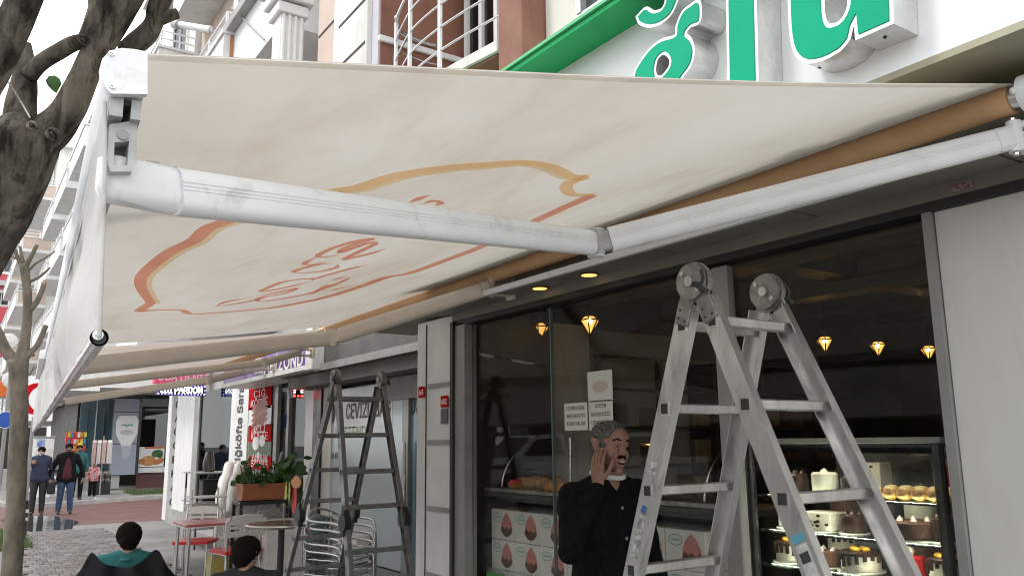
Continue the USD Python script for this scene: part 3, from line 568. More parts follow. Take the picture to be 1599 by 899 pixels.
# stickers and wear on the near stiles
def sticker(T, side, z0, z1, mat, w=.03, name='sticker', parent=None, dy=.0048, ds=0, far=0):
    a, b = pt1(side, far, z0), pt1(side, far, z1); s = unit(np.cross(unit(b-a), (0, 1, 0)))*ds
    return T.part(name, bar(a+[0, dy, 0]+s, b+[0, dy, 0]+s, w, .0012, up=(0, 1, 0)), mat, parent=parent)
worn = look('worn_label', (.55, .55, .53), (.2, .2, .2), scale=45, rough=.7, lo=.42, hi=.6); blue = look('label_blue', (.03, .12, .35), rough=.5); pinkw = look('pale_scuff', (.56, .52, .49), (.45, .43, .42), scale=30, rough=.5, metal=.6)
sticker(L1, 1, 1.53, 1.49, worn, .034); sticker(L1, 1, 1.38, 1.22, worn, .03); sticker(L1, 1, 1.385, 1.365, blue, .02, dy=.0062)
sticker(L1, -1, 1.345, 1.325, look('label_teal', (.1, .35, .45), rough=.5), .04); sticker(L1, -1, 1.32, 1.20, look('label_paper', (.62, .62, .6), (.4, .4, .4), scale=30, rough=.7), .04)
sticker(L1, -1, 1.30, 1.275, text_dark, .03, dy=.0064)
L2, _ = ladder('far aluminium combination ladder with black knee joints, standing open before the frosted door', 5.86, -2.35, -2.73, 2.12, .52, .32, .035, [1.93, 1.66, 1.40, 1.16, .87, .62, .36], (5.8, -2.5, 0), knees=True, mats=(look('old_aluminium', (.36, .36, .36), (.24, .24, .24), scale=14, rough=.45, metal=1, bump=.08), alu_dull), w=.062)

# ================================================================== PASTRY SHOP CONTENTS
warm = look('lamp_glow', (1, .62, .2), (1, .55, .15), emit=9, rough=.4); bulb = look('bulb_glow', (1, .80, .5), emit=60); brass = look('dark_brass', (.10, .07, .03), rough=.35, metal=.8)
amber = usdkit.material(stage, '/World/Looks/amber_glass', {'t': ('transparent_bsdf', {'color': (1, .72, .32)}), 'e': ('emission', {'color': (1, .46, .10), 'strength': 1.5}), 'm': ('mix_closure', {'fac': .5})}, [('t.BSDF', 'm.closure1'), ('e.emission', 'm.closure2')], surface='m.closure')
def pendant(label, c):
    c = np.array(c, float); T = Thing('pendant_lamp', label, 'lamp', c, group='amber lamps hanging in the pastry shop'); n = 6; rt, rm, h1, h2, hb = .036, .075, .075, .045, -.075
    A = [(math.cos(k/n*2*math.pi+.2), math.sin(k/n*2*math.pi+.2)) for k in range(n)]
    R = lambda r, z: [np.array([a*r, b*r, z]) for a, b in A]
    top, mid = R(rt, h1), R(rm, h2-.0); tip = np.array([0, 0, hb])
    edges = []
    for k in range(n):
        edges += [bar(top[k], top[(k+1) % n], .008, .008), bar(mid[k], mid[(k+1) % n], .009, .009), bar(top[k], mid[k], .008, .008), bar(mid[k], tip, .009, .009)]
    T.part('cage', cat(edges), brass, local=True)
    for k in range(n):
        q = [mid[k], mid[(k+1) % n], tip]; m = np.mean(q, 0); T.part('pane', flat([m+(p-m)*.88 for p in q]), amber, local=True)
        q = [top[k], top[(k+1) % n], mid[(k+1) % n], mid[k]]; m = np.mean(q, 0); T.part('pane', flat([m+(p-m)*.9 for p in q]), amber, local=True)
    T.part('bulb', ball((0, 0, .035), .022, 10), bulb, local=True, smooth=True)
    T.part('socket', lathe([(0.001, .12), (.016, .12), (.016, .06), (.001, .06)], 10), brass, local=True)
    T.part('cord', tube([(0, 0, .12), (0, 0, 3.04-c[2])], .004, 6), black_plastic, local=True)
    return T
for (u, v, lab) in ((843, 519, 'faceted amber lamp, leftmost behind the shop window'), (921, 509, 'faceted amber lamp hanging above the paper notices'), (1182, 553, 'amber lamp half hidden between the near ladder legs'), (1288, 538, 'amber lamp just right of the near ladder hinge'), (1371, 545, 'amber lamp between the ladder and the white panel'), (1450, 551, 'amber lamp at the edge of the white panel')):
    q = px(u, v, z=2.45)
    if u == 1182: q = px(u, v, x=4.68)
    pendant(lab, q)
# soffit spots
for (u, v) in ((843, 449), (920, 428)):
    q = px(u, v, z=2.528); T = Thing('soffit_spot', f'small round warm spot set in the soffit, {"left" if u < 900 else "right"} one of the two', 'lamp', q, group='warm spots in the soffit')
    T.part('ring', tube([(0, 0, -.006), (0, 0, .0)], .055, 20), brass, local=True, smooth=30); T.part('lens', tube([(0, 0, -.0085), (0, 0, -.0062)], .045, 18), look('spot_glow', (1, .6, .18), emit=.9), local=True)
# counter with glass display on the left
brown_top = look('counter_dark', (.05, .045, .04), rough=.35)
C = Thing('display_counter', 'low glass display counter with dark rail and green base, left part of the window', 'display counter', (4, -3.5, .12))
C.part('base', bb(2.95, 5.07, -3.95, -3.18, .12, .73), look('counter_green', (.10, .42, .10), rough=.4))
C.part('base_trim', bb(2.93, 5.08, -3.18, -3.155, .725, .752), steel)
C.part('back', bb(2.95, 5.0, -3.95, -3.9, .735, 1.22), inner_dark)
C.part('rail', cat([bb(2.9, 5.04, -3.21, -3.14, 1.225, 1.262, .006)]), black_frame); C.part('rail_strip', bb(2.9, 5.04, -3.20, -3.15, 1.2635, 1.285), alu_dull)
C.part('counter_top', bb(2.95, 5.0, -3.9, -3.22, 1.20, 1.235), brown_top)
yy = np.linspace(0, math.pi/2, 12)
gp = [np.array([(x, -3.24-.40*math.sin(t)**1.0*1.0*(1-math.cos(t))**.5, 1.285+.36*math.sin(t)) for t in yy]) for x in (3.05, 4.95)]
C.part('curved_glass', grid(np.stack(gp, 0)), clear_glass, smooth=True)
for g in gp: C.part('glass_trim', tube(g, .006, 6), steel, smooth=True)
for u in (730, 898):
    q = px(u, 700, y=-3.3); C.part('glass_post', tube([(q[0], -3.26, 1.28), (q[0], -3.26, 1.62)], .008, 8), steel, smooth=True)
dough = look('baked_dough', (.45, .22, .06), (.30, .12, .03), scale=18, rough=.55, bump=.3); glaze = look('red_glaze', (.5, .04, .05), rough=.25)
tray_m = look('tray_metal', (.35, .34, .32), rough=.35, metal=.9)
tr = Thing('pastry_tray', 'flat tray on the left counter carrying orange biscuit sticks', 'tray', (4.0, -3.45, 1.24)); tr.part('plate', bb(3.68, 4.5, -3.7, -3.24, 1.236, 1.278), tray_m)
tr.part('biscuit_layer', cat([bb(3.72+k*.055, 3.768+k*.055, -3.68, -3.26, 1.279, 1.325+.015*rng.random(), .006) for k in range(14)]), look('biscuit', (.55, .22, .04), (.4, .15, .03), scale=20, rough=.6))
tb = Thing('bun_board', 'low board holding the heaped buns at the counter end', 'board', (4.76, -3.42, 1.236)); tb.part('board', bb(4.52, 5.0, -3.62, -3.225, 1.236, 1.284, .004), tray_m)
pr = ['golden bun heaped at the left end of the counter', 'glossy bun in the heap at the counter end']
spots = [(4.86, -3.36), (4.74, -3.34), (4.64, -3.38), (4.9, -3.5), (4.78, -3.48), (4.66, -3.52)]
bun0 = None
for k, (x, y) in enumerate(spots):
    lab = ['golden bun nearest the left post of the counter', 'golden bun second from the left post', 'golden bun third from the left post', 'golden bun behind the first at the left post', 'golden bun in the back row, middle', 'golden bun in the back row next to the biscuit tray'][k]
    if bun0 is None:
        bun0 = Thing('bun', lab, 'bun', (x, y, 1.286), group='buns on the left counter'); v, f = ball((0, 0, .028), .058, 14, (1.15, .9, .72)); v = v*(1+.1*(meshkit.fbm(v*30, 3)-.5))[:, None]; bun0.part('crust', (v, f), dough, local=True, smooth=True)
    else: dup(bun0, lab, 'bun', (x, y, 1.286), 30*k, group='buns on the left counter')
rp = Thing('strawberry_tart', 'red glazed tart between buns on the left counter', 'tart', (4.82, -3.27, 1.286)); rp.part('crust', lathe([(.001, 0), (.05, 0), (.06, .03), (.001, .03)], 16), dough, local=True); rp.part('topping', ball((0, 0, .035), .05, 12, (1, 1, .5)), glaze, local=True, smooth=True)
for k in range(1): pass
# printed cake boxes stacked in the counter
box_white = look('cake_box_card', (.62, .62, .60), (.56, .56, .54), scale=5, rough=.6); choc = look('chocolate_print', (.10, .045, .03), rough=.5); pinkp = look('pink_print', (.50, .20, .17), (.4, .14, .12), scale=20, rough=.5); tealp = look('teal_print', (.12, .36, .32), rough=.6)
def cake_box(label, loc, first=[None]):
    if first[0] is not None: return dup(first[0], label, 'cake box', loc, 0, group='cake boxes stacked in the counter')
    T = first[0] = Thing('cake_box', label, 'cake box', loc, group='cake boxes stacked in the counter')
    T.part('carton', bb(-.142, .142, -.14, .14, 0, .2, .003), box_white, local=True); y = .1405
    e = Point(0, 0).buffer(1, 10); ring = affinity.scale(e, .052, .03).difference(affinity.scale(e, .046, .025))
    T.part('emblem', prism(ring, (.065, y, .145), SX, (0, 0, 1), .001), tealp, local=True)
    T.part('emblem_stroke', prism(LineString([(-.03, -.002), (-.018, .006), (-.008, -.005), (.004, .006), (.014, -.004), (.03, .004)]).buffer(.003), (.065, y, .145), SX, (0, 0, 1), .001), tealp, local=True)
    dome = Polygon([(-.07, .0), (-.062, .05), (-.04, .09), (0, .125), (.04, .09), (.062, .05), (.07, .0), (.035, -.03), (0, -.04), (-.035, -.03)])
    T.part('cake_picture', prism(dome, (-.05, y, .06), SX, (0, 0, 1), .001), pinkp, local=True)
    T.part('chocolate_picture', prism(Polygon([(-.07, 0), (-.05, .035), (-.025, .012), (0, .03), (.03, .01), (.055, .034), (.07, 0), (.035, -.03), (0, -.04), (-.035, -.03)]), (-.05, y+.001, .06), SX, (0, 0, 1), .001), choc, local=True)
    return T
ords = ['first', 'second', 'third', 'fourth', 'fifth', 'sixth', 'seventh']
for r in range(2):
    for k in range(7):
        cake_box(f'white cake box with dessert picture, {"upper" if r else "lower"} row, {ords[k]} from the left', (4.915-k*.288, -3.36, .735+r*.203))
# cake case on the right
dark_steel = look('dark_steel', (.12, .12, .12), (.07, .07, .07), scale=10, rough=.25, metal=.9)
CA = Thing('cake_case', 'tall glass pastry case with dark steel frame, right part of the window', 'display case', (2.2, -3.5, .12))
CA.part('base', bb(1.76, 2.72, -3.9, -3.2, .12, .72), dark_steel)
for x in (1.775, 2.70): CA.part('corner_post', tube([(x, -3.19, .12), (x, -3.19, 1.575)], .024, 12), dark_steel, smooth=40)
for x in (1.79, 2.69): CA.part('rear_post', bb(x-.015, x+.015, -3.9, -3.87, .72, 1.55), dark_steel)
CA.part('top', bb(1.75, 2.73, -3.92, -3.17, 1.575, 1.60, .004), frame_grey)
CA.part('back_panel', bb(1.8, 2.68, -3.905, -3.89, .72, 1.55), look('case_mirror', (.25, .24, .21), rough=.12, metal=.85))
for z in (1.345, 1.185, 1.03, .86): CA.part('shelf', bb(1.80, 2.68, -3.88, -3.22, z-.006, z), glass('shelf_glass', (.80, .9, .86), .03)); CA.part('shelf_light', bb(1.82, 2.66, -3.262, -3.25, z-.012, z-.0065), look('case_light', (1, .9, .72), emit=16)); CA.part('shelf_trim', bb(1.80, 2.68, -3.248, -3.215, z-.013, z-.0062), steel)
CA.part('front_glass', bb(1.80, 2.68, -3.20, -3.194, .74, 1.56), clear_glass)
CA.part('light_strip', bb(1.82, 2.66, -3.27, -3.255, 1.563, 1.573), look('case_light', (1, .9, .72), emit=16)); CA.part('light_cover', bb(1.80, 2.68, -3.222, -3.205, 1.535, 1.574), dark_steel)
whitec = look('white_cream', (.72, .68, .60), (.64, .58, .5), scale=8, rough=.6); chocc = look('dark_chocolate', (.045, .022, .015), (.03, .015, .01), scale=8, rough=.28); brownc = look('brown_sponge', (.14, .065, .035), (.09, .04, .022), scale=30, rough=.7, bump=.4); redc = look('red_icing', (.48, .02, .02), rough=.25); yel = look('yellow_fruit', (.75, .42, .03), rough=.4)
def cake(kind, label, x, y, z, r=.085, h=.075):
    T = Thing('cake', label, 'cake', (x, y, z), group='cakes in the glass case'); P = lambda n, m, mt, **k: T.part(n, m, mt, local=True, **k)
    P('board', lathe([(.001, 0), (r*1.18, 0), (r*1.18, .004), (.001, .004)], 20), look('cake_board', (.6, .58, .54), rough=.5))
    side = {'drip': whitec, 'brown': brownc, 'white': whitec, 'red': redc, 'dark': chocc, 'slice': whitec}[kind]
    rr = r*.96
    if kind == 'slice':
        P('body', bb(-r, r, -r*.8, r*.8, .005, h, .004), side)
        for k in range(9): P('chocolate_chip', ball((rng.uniform(-r, r)*.85, r*.8, rng.uniform(.02, h*.9)), .008, 6, (1.4, .3, .8)), chocc)
        return T
    P('body', lathe([(.001, .005), (rr, .005), (rr, h-.008), (rr-.008, h), (.001, h)], 28), side, smooth=40)
    if kind == 'drip':
        P('icing', lathe([(.001, h+.006), (r*.9, h+.006), (r*1.0, h), (r*1.0, h-.012), (r*.97, h-.012)], 28), chocc, smooth=40)
        for k in range(16):
            a = k/16*6.283; l = .014+.032*rng.random(); q = np.array([math.cos(a)*r*.985, math.sin(a)*r*.985, 0])
            P('drip', tube([q+[0, 0, h-.005], q+[0, 0, h-.012-l]], .0085, 6), chocc, smooth=True)
        for k in range(4): P('fruit', ball((math.cos(k*1.6)*.03, math.sin(k*1.6)*.03, h+.012), .018, 8, (1, 1, .6)), yel, smooth=True)
    elif kind in ('brown', 'dark'):
        for k in range(6): P('cream_swirl', lathe([(.013, 0), (.010, .009), (.004, .014), (.001, .018)], 8, (math.cos(k*1.05)*r*.6, math.sin(k*1.05)*r*.6, h-.001)), whitec if kind == 'brown' else chocc, smooth=True)
    elif kind == 'red': P('cherry', ball((0, 0, h+.014), .02, 10), whitec, smooth=True)
    else: P('cream_swirl', lathe([(.02, 0), (.014, .01), (.001, .02)], 10, (0, 0, h-.001)), whitec, smooth=True)
    return T
CS = [('white', 'tall white cream cake on the top shelf behind the ladder', 2.40, 1.345, .06, .10), ('dark', 'dark chocolate cake left of the white one on the top shelf', 2.56, 1.345, .06, .09), ('dark', 'dark cake right of the white one on the top shelf', 2.25, 1.345, .06, .085), ('red', 'small red iced cake at the back of the top shelf', 2.0, 1.345, .04, .13),
      ('slice', 'square cream cake dotted with chocolate on the second shelf', 2.42, 1.185, .075, .085), ('dark', 'black glazed cake with white line on the second shelf', 2.27, 1.185, .055, .085), ('brown', 'wide brown sponge cake on the second shelf', 1.99, 1.185, .10, .075), ('dark', 'dark cake at the right end of the second shelf', 1.85, 1.185, .06, .10), ('white', 'plain pale cake at the left end of the second shelf', 2.6, 1.185, .06, .07),
      ('drip', 'white cake with chocolate drips at the left end of the third shelf', 2.61, 1.03, .075, .09), ('brown', 'brown sponge cake on the third shelf', 2.44, 1.03, .085, .07), ('drip', 'chocolate drip cake topped with orange slices on the third shelf', 2.25, 1.03, .085, .08), ('red', 'bright red iced cake near the case corner on the third shelf', 2.02, 1.03, .06, .09), ('drip', 'chocolate drip cake at the right corner of the third shelf', 1.87, 1.03, .07, .09),
      ('drip', 'chocolate drip cake on the bottom shelf, left', 2.52, .86, .085, .08), ('brown', 'brown cake on the bottom shelf, middle', 2.25, .86, .085, .08), ('white', 'white cake on the bottom shelf, right', 1.98, .86, .08, .08)]
CS += [('brown', 'brown cake at the back of the second shelf, left', 2.5, 1.185, .07, .12), ('white', 'cream cake at the back of the second shelf, right', 2.12, 1.185, .07, .13), ('drip', 'drip cake at the back of the third shelf, left', 2.53, 1.03, .07, .13), ('brown', 'brown cake at the back of the third shelf, right', 2.13, 1.03, .08, .12), ('slice', 'cream block at the back of the top shelf', 2.33, 1.345, .06, .14)]
for kd, lab, x, z, r, h in CS:
    cake(kd, lab, x, -3.34 if lab.find('at the back') < 0 else -3.62, z+.001, r, h)
pas0 = None
for k in range(10):
    x, y = 1.86+(k % 5)*.066, -3.30-(k//5)*.12
    lab = f'golden flaky pastry in the {"front" if k < 5 else "back"} row of the top shelf, {ords[k % 5]} from the right'
    if pas0 is None:
        pas0 = Thing('flaky_pastry', lab, 'pastry', (x, y, 1.346), group='flaky pastries on the top shelf'); v, f = ball((0, 0, .022), .04, 12, (.95, 1.2, .62)); v = v*(1+.3*(meshkit.fbm(v*40, 3)-.5))[:, None]; pas0.part('crust', (v, f), look('flaky_gold', (.62, .36, .10), (.34, .15, .04), scale=40, rough=.4, bump=.4), local=True, smooth=True)
        pas0.part('cream', ball((0, 0, .04), .024, 8, (1, 1.3, .5)), look('pastry_cream', (.8, .62, .32), rough=.5), local=True, smooth=True)
    else: dup(pas0, lab, 'pastry', (x, y, 1.346), 17*k, group='flaky pastries on the top shelf')
# wall shelving with goods far inside
SH = Thing('wall_shelving', 'tall dark shelving along the back of the shop', 'shelves', (5.9, -6, .12))
for y in np.arange(-8.6, -4.0, .75): SH.part('upright', bb(5.75, 6.18, y, y+.03, .12, 2.35), inner_brown)
for z in (1.0, 1.35, 1.7, 2.05, 2.35): SH.part('shelf', bb(5.75, 6.18, -8.6, -4.05, z, z+.025), inner_brown)
jarm = [look('jar_cream', (.34, .28, .18), rough=.4), look('jar_brown', (.16, .09, .05), rough=.4), look('jar_dark', (.06, .05, .045), rough=.4)]
jar0 = {}
for zi, z in enumerate((1.03, 1.38, 1.73)):
    for k in range(12):
        m = (k*5+zi*3) % 3; y = -8.35+k*.36
        lab = f'packed tin on the {["lower", "middle", "upper"][zi]} wall shelf inside the shop, {k+1} from the far end'
        if m not in jar0:
            T = jar0[m] = Thing(('storage_tin', 'storage_carton', 'storage_jar')[m], 'goods dimly seen on the shelves at the back of the shop', 'tin', (5.9, y, z), group='goods on the dim wall shelves')
            T.part('body', [bb(-.1, .1, -.11, .11, 0, .22, .01), bb(-.12, .12, -.13, .13, 0, .17, .004), lathe([(.001, 0), (.085, 0), (.09, .18), (.05, .21), (.05, .24), (.001, .24)], 12)][m], jarm[m], local=True)
        else: dup(jar0[m], 'goods dimly seen on the shelves at the back of the shop', 'tin', (5.9, y, z), 0, group='goods on the dim wall shelves')
# notices taped to the glass
paper = look('notice_paper', (.66, .67, .62), (.6, .61, .57), scale=4, rough=.8)
def notice(label, u0, v0, u1, v1, lines, y=-3.056):
    a, b = px(u0, v0, y=y), px(u1, v1, y=y); T = Thing('paper_notice', label, 'notice', ((a[0]+b[0])/2, y, b[2]), group='papers taped to the shop window')
    T.part('sheet', bb(b[0], a[0], y-.001, y, b[2], a[2]), paper); hh = (a[2]-b[2])
    for k, (s, fz, col) in enumerate(lines):
        T.part('lettering', text(s, .022, ((a[0]+b[0])/2, y+.0005, b[2]+hh*fz), SX, (0, 0, 1), .0008, (a[0]-b[0])*.78 if len(s) > 6 else (a[0]-b[0])*.45, False, True), col)
    return T
notice('white paper notice with three lines of black print, left of the two low ones', 881, 630, 918, 671, [('LÜTFEN SOSYAL', .74, text_dark), ('MESAFEYİ', .46, text_dark), ('KORUYALIM', .18, text_dark)])
notice('white paper notice behind the head of the man in the dark coat', 919, 626, 958, 671, [('LÜTFEN', .76, text_dark), ('MASKESİZ', .48, text_dark), ('GİRMEYİNİZ', .2, text_dark)])
t_ = notice('taller blank looking paper taped above the printed notices', 917, 581, 957, 625, [])
a_ = px(937, 603, y=-3.0555); t_.part('print', prism(affinity.scale(Point(0, 0).buffer(1, 8), .07, .035), a_, SX, (0, 0, 1), .0006), look('faint_pink_print', (.56, .48, .44), rough=.8))
# number plates on the pillar
def plate(label, u0, v0, u1, v1, s, y, mat=red_sign, tm_=text_white):
    a, b = px(u0, v0, y=y), px(u1, v1, y=y); T = Thing('number_plate', label, 'sign', ((a[0]+b[0])/2, y, b[2])); T.part('plate', bb(b[0], a[0], y-.006, y, b[2], a[2], .001), mat)
    if s: T.part('digits', text(s, (a[2]-b[2])*.45, ((a[0]+b[0])/2, y, b[2]+(a[2]-b[2])*.27), SX, (0, 0, 1), .001, (a[0]-b[0])*.75, True, True), tm_)
    return T
plate('red enamel number plate on the slotted pillar', 688, 618, 699, 635, '601', -2.985)
plate('grey printed plate under the red number on the pillar', 688, 638, 698, 661, '', -2.985, look('plate_grey', (.12, .12, .13), rough=.5), look('plate_text', (.6, .6, .6), rough=.5))
plate('red number plate on the plain strip of the pillar', 653, 604, 662, 620, '60', -2.985)
q = px(1505, 297, y=-2.985); T = Thing('worn_sticker', 'small worn reddish sticker on the header right of the ladder', 'sticker', q); T.part('label', bb(q[0]-.035, q[0]+.045, -2.988, -2.984, 2.485, 2.515), look('worn_red', (.22, .08, .07), (.35, .32, .3), scale=60, rough=.7, lo=.4, hi=.6))
# ================================================================== SHOP WITH THE FROSTED DOOR (set back)
frost = look('frosted_film', (.50, .56, .59), (.43, .49, .52), scale=1.5, rough=.3); frost_band = look('frosted_band', (.60, .62, .61), (.54, .56, .55), scale=3, rough=.4); bluegl = look('blue_glass', (.10, .17, .21), (.07, .13, .16), scale=1.5, rough=.12)
N = Thing('neighbour_shop', 'recessed neighbouring shop with frosted glass front and granite step', 'shop', (8, -5, 0)); P = N.part
y2 = -3.9
def sp(u0, u1, z0, z1, y, t=.03, b=0): return bb(px(u1, 700, y=y)[0], px(u0, 700, y=y)[0], y-t, y, z0, z1, b)
P('back_wall', bb(5.8, 10.7, -6, -4.12, 0, 2.6), grey_wall)
P('side_wall', bb(5.60, 5.79, -4.6, -3.91, 0, 2.6), wall_white); P('side_wall', bb(5.781, 5.80, -3.9, -3.125, 0, 2.5), wall_white)
hd_m = look('header_dark', (.11, .108, .10), (.085, .082, .078), scale=2, rough=.6); P('header', bb(5.8, 10.75, -4.1, -3.55, 2.45, 2.75), hd_m); P('header_rail', bb(5.8, 9.2, -3.549, -3.50, 2.44, 2.52), frame_grey)
P('shutter_box', bb(5.82, 10.6, -4.05, -3.6, 2.30, 2.445), hd_m)
P('front_panel', sp(517, 628, .32, 2.25, y2), frost); P('lettering_band', sp(535, 612, 1.78, 2.12, y2+.004), frost_band)
P('edge_frame', sp(500, 516, .3, 2.3, y2+.02, .06), wall_white); P('edge_frame', sp(487, 499, .0, 2.45, y2+.05, .1), black_frame)
P('frame', sp(628.5, 637, .3, 2.28, y2+.01, .05), frame_grey); P('door_pane', sp(637.5, 668, .3, 2.25, y2-.02, .02), bluegl); P('frame', sp(512.5, 517, .3, 2.28, y2+.01, .05), frame_grey)
P('blind', sp(592, 660, 2.05, 2.29, y2+.03, .03), look('blind_grey', (.30, .30, .29), rough=.7))
q = px(573, 651, y=y2+.006); P('lettering', text('CEVİZLİBAĞ', .17, q, SX, (0, 0, 1), .002, 1.22, True, True), text_dark)
q = px(545, 640, y=y2+.006); e = Point(0, 0).buffer(1, 10)
P('emblem', prism(affinity.scale(e, .09, .13).union(affinity.translate(affinity.scale(e, .05, .07), 0, .17)), px(519, 645, y=y2+.002), SX, (0, 0, 1), .003), text_dark)
P('lettering', text('VE EFENDİ', .12, px(548, 682, y=y2+.002), SX, (0, 0, 1), .002, 1.0, False, True), look('pale_green_text', (.42, .46, .28), rough=.5))
P('lettering', text('536 465 45 67', .07, px(513, 715, y=y2+.002), SX, (0, 0, 1), .002, .62, True, True), text_dark)
P('lettering', text('HOŞ', .2, px(643, 646, y=y2-.018), SX, (0, 0, 1), .002, .42, True, True), text_dark)
P('door_seal', prism(affinity.scale(e, .12, .55), px(660, 725, y=y2-.018), SX, (0, 0, 1), .002), look('gold_print', (.35, .25, .08), rough=.5))
P('handle', tube([px(631, 690, y=y2+.05), px(631, 800, y=y2+.05)], .018, 10), steel, smooth=True); P('white_box', sp(520, 560, .35, .62, y2+.2, .15), wall_white)
P('step', bb(6.2, 8.9, -3.9, -3.35, 0, .16, .006), granite); P('step', bb(6.2, 8.9, -3.89, -3.6, .1605, .31, .006), granite)

# ================================================================== RAW MEATBALL SHOP
K = Thing('snack_shop', 'corner snack shop with red menu strip and dark windows', 'shop', (14, -5, 0)); P = K.part; y3 = -4.0
P('back_wall', bb(10.75, 19.0, -9, -6.5, 0, 3), inner_dark); P('room_ceiling', bb(10.75, 19.0, -6.5, -4.1, 2.9, 3.0), inner_dark)
P('wall', bb(10.75, 19.1, -4.6, -4.02, 2.62, 3.3), grey_wall); P('plinth', bb(10.75, 17.0, -4.3, -4.0, 0, .32), stone)
P('corner_pillar', bb(17.0, 18.9, -4.5, -4.0, .3, 3.0), white_paint); P('corner_plinth', bb(16.9, 19.1, -4.6, -3.93, 0, .3), stone)
P('frame', sp(300, 308, .3, 2.7, y3+.01, .1), frame_grey)
P('window_pane', bb(14.75, 16.95, -4.03, -4.02, .32, 2.62), win_glass); P('window_pane', bb(10.95, 12.3, -4.03, -4.02, .32, 2.62), win_glass)
P('lettered_panel', sp(358, 385, .3, 2.7, y3+.02, .06), white_paint)
q = px(374, 735, y=y3+.025); P('lettering', text('Çiğköfte Sarayı', .30, q, (0, 0, 1), (1, 0, 0), .003, 1.55, True), text_dark)
P('menu_backing', sp(386, 430, .3, 2.7, y3+.005, .05), look('menu_backing', (.25, .24, .23), rough=.5))
P('glazing_bar', sp(426, 431, .3, 2.65, y3+.03, .06), frame_grey); P('glazing_bar', sp(446, 449, .3, 2.65, y3+.03, .06), frame_grey)
P('corner_post', sp(475, 488, 0, 2.7, y3+.06, .12), white_paint)
def menu(v0, v1, s1, s2, kind):
    a = px(389, v0, y=y3+.03); b = px(423, v1, y=y3+.03); x0, x1, z0, z1 = b[0], a[0], b[2], a[2]
    yq = y3+.032
    if kind is None:
        m = P('menu_panel', bb(x0, x1, yq-.01, yq, z0, z1), red_sign)
        for s, fz in ((s1, .56), (s2, .14)): P('lettering', text(s, .11, ((x0+x1)/2, yq+.001, z0+(z1-z0)*fz), SX, (0, 0, 1), .002, (x1-x0)*(.74 if len(s) > 4 else .5), False, True), text_white, parent=m)
    else:
        m = P('menu_picture', bb(x0, x1, yq-.01, yq, z0, z1), [text_white, text_white, look('salad_print', (.05, .09, .03), (.12, .16, .08), scale=14, rough=.5)][kind]); cx, cz = (x0+x1)/2, (z0+z1)/2
        if kind == 1:
            for k in range(5): P('food_print', prism(affinity.rotate(affinity.scale(e, (x1-x0)*.36, (z1-z0)*.17), 14), (cx, yq+.001+.001*k, cz-.14+.085*k), SX, (0, 0, 1), .001), look(f'food_brown{k%2}', [(.36, .10, .03), (.28, .07, .02)][k % 2], rough=.5), parent=m)
        else:
            for (dx, dz, r) in ((.2, .08, .13), (-.12, .12, .11), (.05, -.1, .06)): P('food_print', prism(affinity.scale(e, r*1.3, r*.8), (cx+dx, yq+.001, cz+dz), SX, (0, 0, 1), .001), text_white, parent=m)
menu(608, 636, 'ÇİĞ', 'KÖFTE', None); menu(637, 663, 0, 0, 1); menu(664, 689, 'İÇLİ', 'KÖFTE', None); menu(690, 711, 0, 0, 2); menu(711, 733, 'YAPRAK', 'SARMA', None)
P('sign_box', bb(9.45, 13.2, -3.9, -3.45, 2.53, 2.85), look('purple_sign', (.13, .06, .26), rough=.4)); P('sign_rail', bb(9.3, 13.3, -3.95, -3.42, 2.47, 2.525), white_paint)
P('lettering', text('ABİZOND', .17, px(441, 577, y=-3.448), SX, (0, 0, 1), .003, 1.5, True, True), text_white); P('sign_end', bb(9.22, 9.44, -3.95, -3.40, 2.45, 2.95, .01), white_paint)
# vertical light column with black letters
q = px(258, 812, z=0); V_ = Thing('letter_column', 'tall white leaning sign board with black letters one above the other', 'sign', (q[0], q[1], 0)); yv = q[1]
V_.part('board', bb(q[0]-.06, q[0]+.3, yv-.24, yv+.02, 0, 2.9, .006), white_paint); V_.part('edge', bb(q[0]-.062, q[0]+.3, yv-.30, yv-.241, 0, 2.9), black_frame)
for k, s in enumerate('ÇAĞÇEKAÇ'): V_.part('letter', text(s, .15, (q[0]-.1605, yv-.12, 2.42-k*.3), NY, (0, 0, 1), .003, .13 if s != 'I' else None, True, True) if False else text(s, .15, (q[0]-.061, yv-.11, 2.42-k*.3), NY, (0, 0, 1), .003, .12, True, True), text_dark)
# lit signs
led_w = look('led_white', (.85, .9, 1), emit=5); led_v = look('led_violet', (.25, .2, 1), emit=2.2); led_r = look('led_red', (1, .04, .03), emit=4)
def led_sign(label, x, u0, v0, u1, v1, s, rim, extra=None):
    a, b = px(u0, v0, x=x), px(u1, v1, x=x); T = Thing('led_sign', label, 'sign', (x, (a[1]+b[1])/2, b[2]))
    T.part('panel', bb(x, x+.08, b[1], a[1], b[2], a[2]), black_plastic)
    w, h = abs(a[1]-b[1]), abs(a[2]-b[2]); n = max(int(w/.055), 3); dots = []
    for k in range(n):
        for z in (b[2]+.025, a[2]-.025): dots.append(box((x-.003, b[1]+w*(k+.5)/n, z), (.006, .026, .026)))
    for k in range(max(int(h/.055), 2)):
        for y in (a[1]-.02, b[1]+.02): dots.append(box((x-.003, y, b[2]+h*(k+.5)/max(int(h/.055), 2)), (.006, .026, .026)))
    T.part('light_dots', cat(dots), rim)
    T.part('lettering', text(s, h*.55, (x-.001, (a[1]+b[1])/2, b[2]+h*.24), NY, (0, 0, 1), .004, w*.86, True, True), led_w)
    return T
led_sign('lit black sign with white letters and violet dots under the pink board', 16, 246, 599, 321, 618, 'LDI PARDON', led_v)
